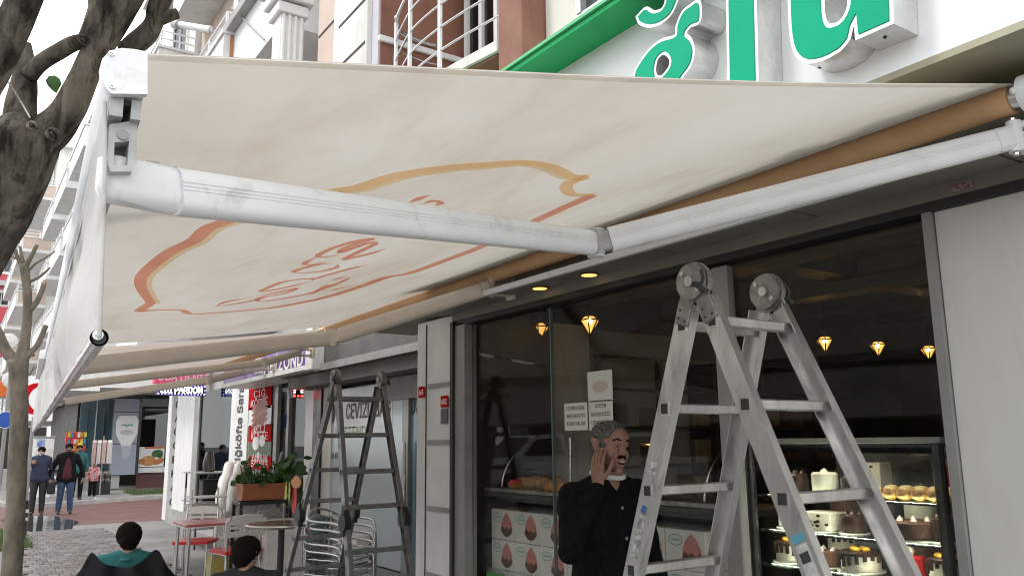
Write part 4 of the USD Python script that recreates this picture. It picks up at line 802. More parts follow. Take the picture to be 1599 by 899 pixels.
a, b = px(242, 581, x=16.2), px(321, 600, x=16.2); T = Thing('pink_sign', 'pink shop board above the lit black sign', 'sign', (16.2, (a[1]+b[1])/2, b[2])); T.part('board', bb(16.2, 16.4, b[1], a[1], b[2], a[2]+.3), look('pink_board', (.62, .07, .16), emit=.25)); T.part('lettering', text('OBA DENİZ', .12, (16.198, (a[1]+b[1])/2-.05, b[2]+.06), NY, (0, 0, 1), .004, .9, True, True), text_white)
led_sign('small lit sign with red dotted border beside the white shop post', 10.6, 458, 586, 474, 621, 'H', led_r)
T = Thing('window_sign', 'faint lit letters inside the snack shop window', 'sign', (15, -4.1, 2.3)); T.part('lettering', text('CW', .17, px(355, 625, y=-4.1), SX, (0, 0, 1), .004, .6, True, True), look('faint_teal', (.3, .55, .5), emit=.6))
# bits standing before it
def chair(label, loc, rot, group='red seated chairs at the pavement table', first=[None]):
    if first[0] is not None: return dup(first[0], label, 'chair', loc, rot, group)
    T = first[0] = Thing('cafe_chair', label, 'chair', loc, rot, group); P = lambda n, m, mt, **k: T.part(n, m, mt, local=True, **k)
    # faces +x
    for s in (-1, 1):
        P('rear_leg', tube(smooth_path([(-.22, s*.2, 0), (-.2, s*.195, .25), (-.18, s*.19, .45), (-.20, s*.19, .65), (-.25, s*.185, .84)]), .011, 8), steel, smooth=True)
        P('front_leg', tube([(.2, s*.19, 0), (.17, s*.18, .44)], .011, 8), steel, smooth=True)
        P('side_rail', tube([(-.18, s*.19, .43), (.17, s*.18, .43)], .010, 8), steel, smooth=True)
    pl = Polygon([(-.2, -.2), (.2, -.19), (.22, 0), (.2, .19), (-.2, .2)]).buffer(.02)
    P('seat', prism(pl, (0, 0, .44), (1, 0, 0), (0, 1, 0), .035), red_plastic)
    bp = Polygon([(-.215, .0), (.215, .0), (.225, .15), (.17, .2), (0, .215), (-.17, .2), (-.225, .15)]).buffer(.012)
    for zz in (.06, .115): 
        for xx in (-.1, .1): bp = bp.difference(LineString([(xx-.07, zz), (xx+.07, zz)]).buffer(.014))
    P('backrest', prism(bp, (-.215, 0, .63), (0, 1, 0), unit((-.2, 0, 1)), .018), white_plastic)
    return T
chair('white backed chair with red seat nearest the seated boys', (9.55, -2.72, 0), 10); chair('white backed chair at the far side of the red table', (10.75, -2.58, 0), 150); chair('red seated chair between the table and the planter stand', (10.25, -3.1, 0), 35)
T = Thing('red_table', 'small red topped table with bright metal legs on the pavement', 'table', (9.95, -2.52, 0)); T.part('top', bb(9.63, 10.27, -2.86, -2.2, .725, .75, .006), look('table_red', (.45, .12, .12), (.4, .1, .1), scale=4, rough=.25)); T.part('edge', bb(9.62, 10.28, -2.87, -2.19, .715, .7245), white_plastic)
for dx in (-.27, .27):
    for dy in (-.28, .28): T.part('leg', tube([(9.95+dx, -2.53+dy, 0), (9.95+dx, -2.53+dy, .715)], .02, 10), steel, smooth=True)
T = Thing('yellow_carton', 'yellow printed carton under the red table', 'carton', (10.6, -2.85, 0)); T.part('body', bb(10.5, 10.75, -3.0, -2.72, 0, .3, .004), look('carton_yellow', (.55, .45, .08), (.4, .35, .2), scale=6, rough=.7)); T.part('lid', bb(10.495, 10.755, -3.005, -2.715, .3005, .33, .003), look('carton_lid', (.6, .58, .5), rough=.7))
T = Thing('paper_stand', 'white wire stand stacked with papers behind the chairs', 'stand', (11.9, -2.95, 0))
for dx in (-.2, .2):
    for dy in (-.22, .22): T.part('post', tube([(11.9+dx, -2.95+dy, 0), (11.9+dx, -2.95+dy, 1.02)], .012, 6), white_plastic)
for z in (.35, .66, .9): T.part('shelf', bb(11.68, 12.12, -3.19, -2.71, z, z+.015), white_plastic)
for k, c_ in enumerate(((.5, .5, .5), (.1, .08, .25), (.55, .53, .5), (.6, .6, .62))): T.part('paper_bundle', bb(11.72, 12.08, -3.15+.02*k, -2.75+.01*k, .676+k*.035, .709+k*.035), look(f'bundle{k}', c_, rough=.7))
T = Thing('dark_rack', 'dark metal rack with small machines against the snack shop window', 'rack', (14.2, -3.55, 0))
for dx in (-.4, .4):
    for dy in (-.25, .25): T.part('post', tube([(14.2+dx, -3.55+dy, 0), (14.2+dx, -3.55+dy, 1.15)], .015, 6), black_frame)
for z in (.3, .7, 1.15): T.part('shelf', bb(13.75, 14.65, -3.85, -3.25, z, z+.02), frame_grey)
T.part('machine', bb(13.9, 14.3, -3.75, -3.4, .721, 1.05, .02), black_plastic); T.part('machine', bb(13.9, 14.4, -3.75, -3.35, .321, .62, .02), dark_steel); T.part('lamp_head', lathe([(.001, 1.5), (.06, 1.5), (.1, 1.3), (.09, 1.17), (.001, 1.17)], 12, (14.2, -3.55, 0)), dark_steel, smooth=30)
for k, (u, lab) in enumerate(((350, 'left one of the two white rolls leaning on the shop'), (366, 'right one of the two white rolls leaning on the shop'))):
    a, b = px(u-6, 782, y=-3.35), px(u+9, 728, y=-3.75); T = Thing('white_roll', lab, 'roll', (a[0], a[1], 0)); a = a.copy(); 
    b = a+(b-a)*1.0; a[2] = .62
    pp = smooth_path([a, a+(b-a)*.5+[0, .03, 0], b], 5); T.part('sheet', tube(pp, [.085+.012*math.sin(k*2.1) for k in range(len(pp))], 12, wob=.25), white_plastic, smooth=50); T.part('core', tube([b-(b-a)*.02, b+(b-a)*.01], .03, 8), dark_slot)
    T.part('leg', bb(a[0]-.05, a[0]+.05, a[1]-.05, a[1]+.05, 0, .6), white_plastic)
XP = 9.9; q = px(412, 780, x=XP); ST = Thing('planter_stand', 'black stand with wire mesh front carrying the planter', 'stand', (XP+.15, q[1], 0)); zt = q[2]-.01; Y1, Y0 = px(374, 780, x=XP)[1], px(450, 780, x=XP)[1]
ST.part('top', bb(XP-.02, XP+.32, Y0, Y1, zt-.04, zt, .004), black_frame)
for y in (Y0+.02, Y1-.02):
    for x in (XP, XP+.3): ST.part('leg', bb(x-.018, x+.018, y-.018, y+.018, 0, zt-.041), black_frame)
ST.part('mesh', cat([tube([(XP-.02, y, .1), (XP-.02, y, zt-.05)], .004, 5) for y in np.linspace(Y0+.04, Y1-.04, 14)]+[tube([(XP-.024, Y0, z), (XP-.024, Y1, z)], .004, 5) for z in np.linspace(.12, zt-.08, 9)]), frame_grey); ST.part('back_sheet', bb(XP+.29, XP+.30, Y0+.03, Y1-.03, .1, zt-.05), white_plastic)
ya, yb = px(379, 775, x=XP)[1], px(445, 775, x=XP)[1]; zp = q[2]
PL = Thing('planter', 'long terracotta plastic planter with broad leaved geraniums', 'planter', (XP+.14, (ya+yb)/2, zp)); terp = look('planter_terracotta', (.42, .14, .06), (.36, .12, .05), scale=4, rough=.5)
PL.part('trough', loft([(-.12, 0), (.12, 0), (.14, .16), (-.14, .16)], (XP+.14, ya, zp), (XP+.14, yb, zp)), terp); PL.part('rim', loft([(-.155, .16), (.155, .16), (.155, .19), (-.155, .19)], (XP+.14, ya+.01, zp), (XP+.14, yb-.01, zp)), terp); PL.part('soil', bb(XP+.01, XP+.27, yb+.02, ya-.02, zp+.185, zp+.195), bark)
def leaves(T, n, fx, fs, mat, name='leaf', parent=None):
    for k in range(n):
        p = fx(); r = fs*rng.uniform(.7, 1.3); nrm = unit(rng.normal(0, .6, 3)+[-.3, .4, .8]); a = unit(np.cross(nrm, rng.normal(0, 1, 3))); b = np.cross(nrm, a); t = np.arange(9)/9*6.283
        ring = [p+r*(1+.12*math.cos(5*q_))*(math.cos(q_)*a+math.sin(q_)*b)-nrm*r*.18 for q_ in t]
        T.part(name, (np.array([p]+ring), np.array([[0, i+1, (i+1) % 9+1] for i in range(9)])), mat, parent=parent, smooth=True)
PL.part('stem', cat([tube([(XP+.14, y, zp+.18), (XP+.14+rng.uniform(-.1, .1), y+rng.uniform(-.06, .06), zp+.4)], .006, 5) for y in np.linspace(yb+.05, ya-.05, 10)]), leaf)
leaves(PL, 120, lambda: np.array([XP+.13+rng.normal(0, .09), rng.uniform(yb-.03, ya+.02), zp+.19+abs(rng.normal(0, .09))]), .04, leaf)
qt = px(452, 720, x=10.25); yt = qt[1]; PT = Thing('pot_plant', 'taller leafy plant beside the planter before the shop post', 'plant', (qt[0], yt, 0)); PT.part('stem', tube([(qt[0], yt, .3), (qt[0]+.03, yt, 1.25)], .012, 6), bark_pale); PT.part('pot', lathe([(.001, 0), (.13, 0), (.17, .32), (.14, .32), (.001, .3)], 16, (qt[0], yt, 0)), terp, smooth=30)
leaves(PT, 40, lambda: np.array([qt[0]+rng.normal(0, .12), yt+rng.normal(0, .12), 1.3+rng.normal(0, .13)]), .06, leaf)
# fruit shaped decals on the shop window
for (u, v, r, c, lab) in ((453, 768, (.16, .2), (.55, .62, .03), 'yellow banana bunch cut-out in the window'), (461, 778, (.10, .2), (.6, .06, .06), 'red drop shaped fruit cut-out in the window'), (466, 752, (.2, .08), (.6, .25, .06), 'orange fruit basket rim cut-out in the window')):
    q = px(u, v, y=-3.95); T = Thing('fruit_cutout', lab, 'cut-out', q); yo = .01*(v % 7)
    T.part('shape', prism(affinity.scale(e, *r), q+[0, yo, 0], SX, (0, 0, 1), .008), look(f'cutout{u}', c, tuple(min(1, x*1.25) for x in c), scale=9, rough=.5)); T.part('stalk', prism(Polygon([(-.02, 0), (.02, 0), (.05, .09), (.03, .1)]), q+[0, yo, r[1]*.9], SX, (0, 0, 1), .007), leaf)
# AC unit
q = px(442, 885, z=0); q = np.array([px(442, 800, y=-3.3)[0], -3.3, 0]); AC = Thing('air_conditioner', 'white outdoor air conditioner unit on the ground behind the stacked chairs', 'air conditioner', q)
AC.part('case', bb(q[0]-.32, q[0]+.42, -3.45, -3.0, .06, .74, .02), white_plastic); c0 = np.array([q[0]+.02, -2.998, .42])
AC.part('fan_ring', cat([tube([c0+[.25*math.cos(t), 0, .25*math.sin(t)] for t in np.linspace(0, 6.283, 25)], .012, 6)]), frame_grey); AC.part('grille', cat([bar(c0+[.24*math.cos(t), .004, .24*math.sin(t)], c0-[.24*math.cos(t), -.004, .24*math.sin(t)], .006, .004) for t in np.linspace(0, math.pi, 9)[:-1]]), frame_grey); AC.part('foot', cat([bb(q[0]-.25, q[0]-.2, -3.45, -3.0, 0, .06), bb(q[0]+.2, q[0]+.25, -3.45, -3.0, 0, .06)]), black_frame)
# round table and stacked armchairs
q = px(440, 816, z=.73); q[0] = 7.55; q[1] = px(440, 816, x=7.55)[1]; z = float(px(440, 816, x=7.55)[2]); T = Thing('round_table', 'round bright metal bistro table behind the stacked chairs', 'table', (q[0], q[1], 0))
T.part('top', lathe([(.001, z), (.30, z), (.315, z-.012), (.30, z-.03), (.001, z-.03)], 32, (q[0], q[1], 0)), steel, smooth=35); T.part('pedestal', tube([(q[0], q[1], .03), (q[0], q[1], z-.03)], .03, 12), black_frame, smooth=True); T.part('base', lathe([(.001, .04), (.2, .025), (.22, 0), (.001, 0)], 24, (q[0], q[1], 0)), black_frame, smooth=30)
st0 = None
for k in range(5):
    loc = (7.25+.015*k, -2.98-.01*k, .062*k); lab = f'bright metal armchair, {["lowest", "second from below", "middle", "second from the top", "topmost"][k]} in the stack by the far ladder'
    if st0 is None:
        st0 = T = Thing('metal_armchair', lab, 'chair', loc, 215, 'stacked metal armchairs'); P = lambda n, m, mt, **kk: T.part(n, m, mt, local=True, **kk)
        for s in (-1, 1):
            P('frame_tube', tube(smooth_path([(.22, s*.25, 0), (.22, s*.26, .3), (.2, s*.27, .6), (.12, s*.275, .66), (-.15, s*.26, .68), (-.24, s*.15, .74), (-.27, 0, .77)]), .0125, 8), steel, smooth=True)
            P('rear_leg', tube(smooth_path([(-.28, s*.22, 0), (-.22, s*.2, .4), (-.22, s*.18, .72)]), .0125, 8), steel, smooth=True)
        for i in range(7): P('seat_slat', bar((-.18+i*.058, -.21, .42), (-.18+i*.058, .21, .42), .042, .006, .001), steel)
        for i in range(3): P('back_slat', bar((-.235, -.19, .52+i*.07), (-.235, .19, .52+i*.07), .005, .05, .001), steel)
        P('seat_rail', tube(smooth_path([(-.2, .22, .41), (.2, .23, .41), (.2, -.23, .41), (-.2, -.22, .41)], 3), .010, 8), steel, smooth=True)
    else: dup(st0, lab, 'chair', loc, 215, 'stacked metal armchairs')

# ================================================================== FAR CORNER SHOP AND STREET FURNITURE
G = Thing('corner_shop', 'far corner shop with blue grey panels and a big food picture', 'shop', (36, -6, .08)); P = G.part; XG = 33.2
grey_blue = look('blue_grey_panel', (.30, .33, .40), (.27, .30, .36), scale=1, rough=.45); brown_tile = look('brown_tile', (.11, .04, .035), (.08, .03, .028), scale=2, rough=.35)
yv_ = lambda u, x=XG: float(px(u, 700, x=x)[1]); zv_ = lambda v, u=215, x=XG: float(px(u, v, x=x)[2])
def gx(u0, u1, v0, v1, x, t=.1, b=0): ya, yb = yv_(u0, x), yv_(u1, x); return bb(x, x+t, yb, ya, zv_(v1, (u0+u1)/2, x), zv_(v0, (u0+u1)/2, x), b)
P('body', bb(36, 46, -12, yv_(112)-.4, .08, 3.45), inner_dark); P('header', bb(XG, 36, -12, yv_(112)+.1, 3.46, 3.9), frame_grey)
P('side_wall', bb(XG+.1, 36, -12, -11.8, .08, 3.45), grey_wall)
for k in range(9): P('plinth_tile', bb(XG, XG+.1, yv_(216)-.93-k*.93, yv_(216)-k*.93-.012, .08, zv_(738, 240)), brown_tile)
P('window_sill', bb(XG-.15, XG+.2, -11, yv_(215), zv_(737, 240), zv_(729, 240)), wall_white)
P('window_pane', bb(XG+.04, XG+.05, -11, yv_(216), zv_(728, 240), 3.4), win_glass)
P('blue_blind', gx(222, 250, 612, 640, XG+.3, .05), look('dark_blue_blind', (.02, .03, .08), rough=.7))
fd = P('food_picture', gx(217, 257, 697, 728, XG-.06, .05), text_white); ya_, yb_ = yv_(217, XG-.06), yv_(257, XG-.06); za_, zb_ = zv_(728, 237, XG-.06), zv_(697, 237, XG-.06)
P('picture_top', bb(XG-.064, XG-.061, yb_, ya_-.2, zb_-.07, zb_-.001), look('orange_print', (.6, .14, .03), rough=.5), parent=fd); e = Point(0, 0).buffer(1, 10)
for k, (fx_, fz, rx, rz, c_) in enumerate(((.22, .26, .24, .11, (.62, .24, .08)), (.5, .2, .26, .1, (.66, .28, .1)), (.8, .26, .2, .1, (.58, .2, .06)), (.42, .42, .22, .09, (.65, .32, .12)), (.72, .66, .2, .13, (.05, .16, .03)), (.84, .55, .1, .09, (.03, .10, .02)))):
    P('food_print', prism(affinity.rotate(affinity.scale(e, rx, rz), 12*(k % 3)), (XG-.061-.001*k, ya_+(yb_-ya_)*fx_, za_+(zb_-za_)*fz), NY, (0, 0, 1), .001), look(f'foodp{k}', c_, tuple(x*.6 for x in c_), scale=7, rough=.5), parent=fd)
XQ = 32.7
for v0, v1 in ((622, 642), (643, 692), (693, 741)): P('panel', gx(174, 213, v0, v1, XQ, .1, .01), grey_blue)
P('panel_post', gx(178, 190, 742, 762, XQ+.1, .2), grey_wall); P('panel_frame', gx(213, 218, 622, 741, XQ+.02, .2), dark_steel)
yc_ = yv_(196, XQ); sh = Polygon([(-.34, .36), (-.26, .5), (.26, .5), (.34, .36), (.33, -.1), (.13, -.5), (-.13, -.5), (-.33, -.1)]).buffer(.03)
P('emblem', prism(sh, (XQ-.001, yc_, zv_(672, 196, XQ)), NY, (0, 0, 1), .01), text_white); P('emblem_print', prism(LineString([(-.16, 0), (-.08, .03), (0, -.02), (.08, .03), (.16, 0)]).buffer(.025), (XQ-.012, yc_, zv_(664, 196, XQ)), NY, (0, 0, 1), .003), tealp); P('emblem_print', prism(affinity.scale(e, .22, .1), (XQ-.012, yc_, zv_(675, 196, XQ)), NY, (0, 0, 1), .003), look('pale_print', (.55, .57, .6), rough=.5))
P('emblem', prism(affinity.scale(e, .2, .1).union(affinity.translate(affinity.scale(e, .15, .2), 0, -.2)), (XQ-.001, yc_-.02, zv_(698, 196, XQ)), NY, (0, 0, 1), .008), look('pale_emblem', (.46, .48, .54), rough=.5))
for k, (u0, u1) in enumerate(((160, 173), (147, 159), (134, 146), (121, 133))): P('glass_bay', gx(u0, u1, 600, 735, XG+.15, .05), bluegl); P('bay_frame', gx(u1, u1+1.2, 598, 762, XG, .3), [frame_grey, dark_steel, wall_white, dark_steel][k])
P('low_wall', bb(XG+.05, XG+.3, yv_(173), yv_(121), .08, zv_(736, 150)), stone)
q0_, q1_ = px(53, 683, x=29.0), px(82, 722, x=29.0)
T = Thing('vending_cabinet', 'white cabinet with a small blue picture at the far corner', 'cabinet', (29, (q0_[1]+q1_[1])/2, .08)); T.part('case', bb(29, 29.6, q1_[1], q0_[1], .08, q0_[2], .02), white_paint); T.part('face', bb(28.985, 29, q1_[1]+.08, q0_[1]-.08, 1.1, 1.55), panel_white); T.part('picture', bb(28.98, 28.99, (q0_[1]+q1_[1])/2-.02, q0_[1]-.1, 1.6, 1.84), look('blue_picture', (.04, .12, .4), (.5, .55, .6), scale=9, rough=.4)); T.part('cap', bb(28.97, 29.63, q1_[1]-.02, q0_[1]+.02, q0_[2]-.001, q0_[2]+.04, .008), frame_grey)
T = Thing('striped_barrier', 'low black and white striped barrier behind the walking men', 'barrier', (27.6, -2.4, .08)); 
for k in range(4): T.part('bar', bb(27.6, 27.64, -3.0, -1.9, .35+k*.17, .44+k*.17), [text_white, black_plastic][k % 2])
for y in (-2.9, -2.0): T.part('post', tube([(27.66, y, .08), (27.66, y, 1.1)], .03, 8), frame_grey)
T = Thing('toy_rack', 'rack hung with red and yellow toy packets beside the cabinet', 'rack', (28.6, -3.2, .08)); ra0, ra1 = px(104, 674, x=28.6), px(128, 704, x=28.6); T.part('panel', bb(28.6, 28.66, ra1[1], ra0[1], ra1[2]-.3, ra0[2]), red_plastic)
for k in range(26):
    c_ = [(.6, .5, .05), (.05, .2, .5), (.6, .05, .05), (.6, .6, .6), (.55, .25, .03)][k % 5]; y, z = ra0[1]-.06-.088*(k % 6)-.02*rng.random(), ra0[2]-.09-.2*(k//6); T.part('packet', box((28.585-.01*rng.random(), y, z), (.02, .075, .15), .004), look(f'packet{k%5}', c_, tuple(x*.5 for x in c_), scale=18, rough=.3))
for y in (ra0[1]-.05, ra1[1]+.05): T.part('post', tube([(28.63, y, .08), (28.63, y, ra1[2]-.3)], .02, 6), frame_grey)
T = Thing('bag_stand', 'thin stand hung with pale plastic bags before the grey shop panels', 'stand', (27.6, -4.1, .08)); q = px(161, 700, x=27.6); T.part('post', tube([(27.6, q[1], .08), (27.6, q[1], 1.9)], .018, 8), frame_grey); T.part('base', lathe([(.001, .05), (.18, .03), (.2, 0), (.001, 0)], 14, (27.6, q[1], .08)), frame_grey)
for k in range(4): T.part('bag', loft([(-.07, -.32), (.08, -.34), (.06, .3), (.0, .36), (-.06, .3)], (27.5+.05*k, q[1]-.22+.13*k, 1.42), (27.54+.05*k, q[1]-.12+.13*k, 1.42)), look(f'bag{k%2}', [(.55, .52, .5), (.5, .35, .32)][k % 2], rough=.5))
T = Thing('ball_basket', 'dark wire basket full of round goods on the far pavement', 'basket', (30, -4.5, .08)); yk = float(px(155, 750, x=30)[1]); T.part('basket', bb(29.7, 30.3, yk-.3, yk+.27, .1, .45), black_frame)
for k in range(18): T.part('ball', ball((29.8+.17*(k % 3), yk-.2+.17*((k//3) % 3), .52+.19*(k//9)), .1, 8), look(f'ballc{k%3}', [(.12, .11, .1), (.2, .17, .14), (.08, .07, .07)][k % 3], rough=.6), smooth=True)
def pole(label, x, y, h, r, mat=frame_grey):
    T = Thing('metal_pole', label, 'pole', (x, y, 0)); T.part('shaft', tube([(x, y, 0), (x, y, h)], r, 10), mat, smooth=True); T.part('collar', tube([(x, y, 0), (x, y, .12)], r*1.6, 10), mat); return T
q = px(48, 740, x=22.5); pole('thin grey post just right of the pale tree', 22.5, q[1]+.05, 2.3, .04)
q = px(9, 655, x=21); pole('slim pole carrying the round blue road sign', 21.06, q[1], 3.2, .035); T = Thing('road_sign', 'round blue road sign on a slim pole left of the pale tree', 'sign', (21, q[1], q[2])); T.part('disc', tube([q, q+[.012, 0, 0]], .17, 24), look('sign_blue', (.02, .10, .45), rough=.35)); T.part('rim', tube([q+[.002, 0, 0], q+[.010, 0, 0]], .185, 24), text_white)
q = px(48, 622, x=30); T = Thing('crescent_sign', 'white hanging board with a red crescent beyond the awning tip', 'sign', q); T.part('board', bb(30, 30.1, q[1]-.65, q[1]+.25, q[2]-.7, q[2]+.7, .02), sign_white)
cr = Point(0, 0).buffer(.5, 20).difference(Point(.16, 0).buffer(.42, 20)); T.part('crescent', prism(cr, (30, q[1]-.2, q[2]), NY, (0, 0, 1), .01), red_sign); T.part('arm', bar((30.05, q[1]-.65, q[2]), (30.05, -3.3, q[2]), .05, .05), frame_grey)
q = px(7, 606, x=40); T = Thing('orange_sign', 'orange shop board far down the street', 'sign', q); T.part('board', bb(40, 40.2, q[1]-.5, q[1]+.9, q[2]-.35, q[2]+.3, .02), look('orange_board', (.75, .16, .02), rough=.4)); T.part('frame', bb(40.02, 40.22, q[1]-.55, q[1]+.95, q[2]-.4, q[2]-.352), frame_grey); T.part('post', tube([(40.1, q[1]+.5, 0), (40.1, q[1]+.5, q[2]-.36)], .06, 8), frame_grey)
q = px(36, 797, x=17.6); T = Thing('striped_bollard', 'short black bollard with white bands behind the pale tree', 'bollard', (17.6, q[1], 0)); T.part('post', lathe([(.001, 0), (.09, 0), (.09, .62), (.07, .66), (.001, .66)], 14, (17.6, q[1], 0)), black_plastic, smooth=40)
for z in (.3, .44): T.part('band', lathe([(.0905, z), (.095, z), (.095, z+.06), (.0905, z+.06)], 14, (17.6, q[1], 0)), text_white)

# ================================================================== UPPER FLOORS OF THE STREET ROW
rail_m = powder
def house(name, label, x0, x1, yf, z0, floors, fh, wallm, slabm, accent, bal=((0, 1),), depth=.9, side=True):
    T = Thing(name, label, 'building', ((x0+x1)/2, yf-4, 0)); P = T.part
    P('wall', bb(x0, x1, yf-8, yf, z0, z0+floors*fh), wallm); P('roof', bb(x0-.3, x1+.3, yf-8.2, yf+.5, z0+floors*fh, z0+floors*fh+.25), slabm)
    for k in range(floors):
        z = z0+k*fh; n = max(int((x1-x0)/2.2), 1)
        for i in range(n):
            xa = x0+(i+.25)*(x1-x0)/n; xb = xa+.5*(x1-x0)/n
            w = P('window', cat([bb(xa-.07, xa, yf, yf+.05, z+.75, z+2.2), bb(xb, xb+.07, yf, yf+.05, z+.75, z+2.2), bb(xa, xb, yf, yf+.05, z+2.13, z+2.2), bb(xa, xb, yf, yf+.07, z+.75, z+.83), bb((xa+xb)/2-.03, (xa+xb)/2+.03, yf, yf+.045, z+.83, z+2.13)]), wall_white); P('pane', bb(xa, xb, yf-.0, yf+.02, z+.83, z+2.13), win_glass, parent=w)
        if side: 
            w = P('window', bb(x0-.04, x0, yf-2.6, yf-1.4, z+.8, z+2.2), wall_white); P('pane', bb(x0-.055, x0-.041, yf-2.5, yf-1.5, z+.9, z+2.1), win_glass, parent=w)
        for (f0, f1) in bal:
            a, b = x0+(x1-x0)*f0, x0+(x1-x0)*f1
            P('balcony_slab', bb(a, b, yf, yf+depth, z-.12, z+.04), slabm)
            P('parapet', bb(a, b, yf+depth-.1, yf+depth-.001, z+.045, z+.62), slabm); P('parapet', bb(a+.001, a+.1, yf+.001, yf+depth-.101, z+.045, z+.62), accent); P('parapet_cap', cat([bb(a-.03, b, yf+depth-.12, yf+depth+.03, z+.622, z+.68), bb(a-.03, a+.12, yf+.001, yf+depth-.121, z+.622, z+.68)]), slabm)
            P('rail', cat([tube([(a+.03, yf, z+h), (a+.03, yf+depth-.05, z+h), (b, yf+depth-.05, z+h)], .02, 6) for h in (.85, 1.02)]), rail_m)
            for i in range(5): q = a+.05+(b-a-.1)*i/4; P('rail_post', bb(q-.018, q+.018, yf+depth-.07, yf+depth-.03, z+.68, z+1.03), rail_m)
    return T
# white bay next door with a fluted pilaster
Q = Thing('white_bay_house', 'white rendered house with a projecting bay and fluted column beside the terracotta one', 'building', (9, -6, 0)); P = Q.part
P('wall', bb(8.36, 10.2, -10, -4.0, 3.3, 16), grey_wall)
CX = 9.0; ya_, yb_ = float(px(438, 40, x=CX)[1]), float(px(475, 40, x=CX)[1]); zc = float(px(455, 25, x=CX)[2])
P('column_shaft', bb(CX, CX+.3, yb_, ya_, 3.3, zc, .004), white_paint)
for k in range(4): P('column_flute', tube([(CX, yb_+(ya_-yb_)*(k+.5)/4, 3.3), (CX, yb_+(ya_-yb_)*(k+.5)/4, zc)], (ya_-yb_)*.09, 10), white_paint, smooth=50)
for k in range(3): P('capital', bb(CX-.05-.05*k, CX+.35+.05*k, yb_-.04-.05*k, ya_+.05+.05*k, zc+.003+k*.16, zc+.14+k*.16, .012), white_paint)
P('column_shaft', bb(CX, CX+.3, yb_, ya_, zc+.47, 16), white_paint)
YB = -3.16; bz = float(px(418, 66, y=YB)[2]); bx0, bx1 = px(440, 40, y=YB)[0], px(363, 40, y=YB)[0]
P('bay', bb(bx0, bx1, -4.4, YB, bz, 16), look('bay_white', (.74, .75, .75), (.68, .69, .69), scale=.8, rough=.7)); P('bay_ledge', bb(bx0+.1, bx1+.02, YB, YB+.14, bz+.95, bz+1.1, .01), grey_wall); P('bay_window', bb(bx0+.4, bx1-.4, YB, YB+.03, bz+1.3, bz+2.6), win_glass)
P('drip_wire', tube([(bx1-.1, YB+.05, bz+1.4), (bx0+.6, YB+.05, bz+.02)], .012, 5), frame_grey)
ZB = float(px(350, 50, x=12.55)[2])-.65; YF3 = float(px(350, 50, x=12.55)[1])-.66
H3 = house('balcony_house', 'cream apartment house with orange balcony fronts and white rails', 12.55, 17.2, YF3, ZB-5.8+2.9, 4, 2.9, cream, white_paint, look('orange_render', (.48, .22, .12), (.42, .19, .1), scale=2, rough=.8), bal=((0.0, .95),), depth=.66)
H3.part('flue_pipe', tube([px(275, 38, x=13), px(330, 47, x=12.2)], .055, 14), white_paint, smooth=True); H3.part('flue_cap', tube([px(272, 38, x=13.05), px(280, 39, x=12.9)], .07, 14), grey_cast, smooth=True)
H4 = house('grey_house', 'grey white apartment house with many balconies past the cream one', 17.3, 20.2, -3.55, 3.6, 4, 2.8, wall_white, white_paint, wall_white, bal=((.02, .9),), depth=.7)
H5 = house('far_house', 'white block of flats with stepped balconies behind the bare tree', 30, 46, -3.9, 3.5, 4, 2.75, look('far_white', (.70, .69, .68), (.6, .59, .58), scale=.7, rough=.8), white_paint, wall_white, bal=((0.0, .28), (.34, .62), (.68, .98)), depth=1.1)
H6 = house('far_house', 'pale flats furthest along the right side of the street', 47, 66, -3.3, 3.0, 5, 2.8, wall_white, white_paint, cream, bal=((0, .4), (.5, .9)), depth=1.3)
H7 = Thing('red_white_house', 'distant house with alternating red and white floors left of the bare tree', 'building', (78, -3, 0))
redw = look('red_cladding', (.45, .06, .08), (.4, .05, .07), scale=.6, rough=.6)
H7.part('wall', bb(78, 90, -6.5, 3, 0, 14.6), wall_white); H7.part('roof', bb(77.6, 90, -6.8, 3.3, 14.6, 15), grey_wall)
for k in range(5):
    H7.part('red_band', bb(77.85, 78, -4.6, 2.9, 3.3+k*2.75, 4.6+k*2.75), redw)
    for i in range(5):
        w = H7.part('window', bb(77.93, 78, -4.4+i*1.5, -3.2+i*1.5, 4.7+k*2.75, 5.9+k*2.75), wall_white)
        for j in range(2): H7.part('pane', bb(77.9, 77.929, -4.3+i*1.5+.52*j, -3.85+i*1.5+.52*j, 4.8+k*2.75, 5.8+k*2.75), win_glass, parent=w)
H7.part('shop_floor', bb(77.9, 78, -6.4, 2.9, 0, 3.2), inner_dark)
for k in range(2):
    q = px(14+k*4, 533+60*k, x=40); T = Thing('satellite_dish', ['white satellite dish higher up beside the bare tree', 'white satellite dish lower down beside the bare tree'][k], 'satellite dish', q); T.part('dish', lathe([(.001, 0), (.2, .03), (.36, .10), (.2, .05), (.001, .02)], 18, q) if False else ball(q, .35, 12, (.25, 1, 1)), white_plastic, smooth=True); T.part('arm', tube([q, q+[-.4, .1, -.1]], .02, 6), frame_grey); T.part('mast', tube([q+[.08, 0, 0], q+[.08, 0, -q[2]]], .03, 6), frame_grey)
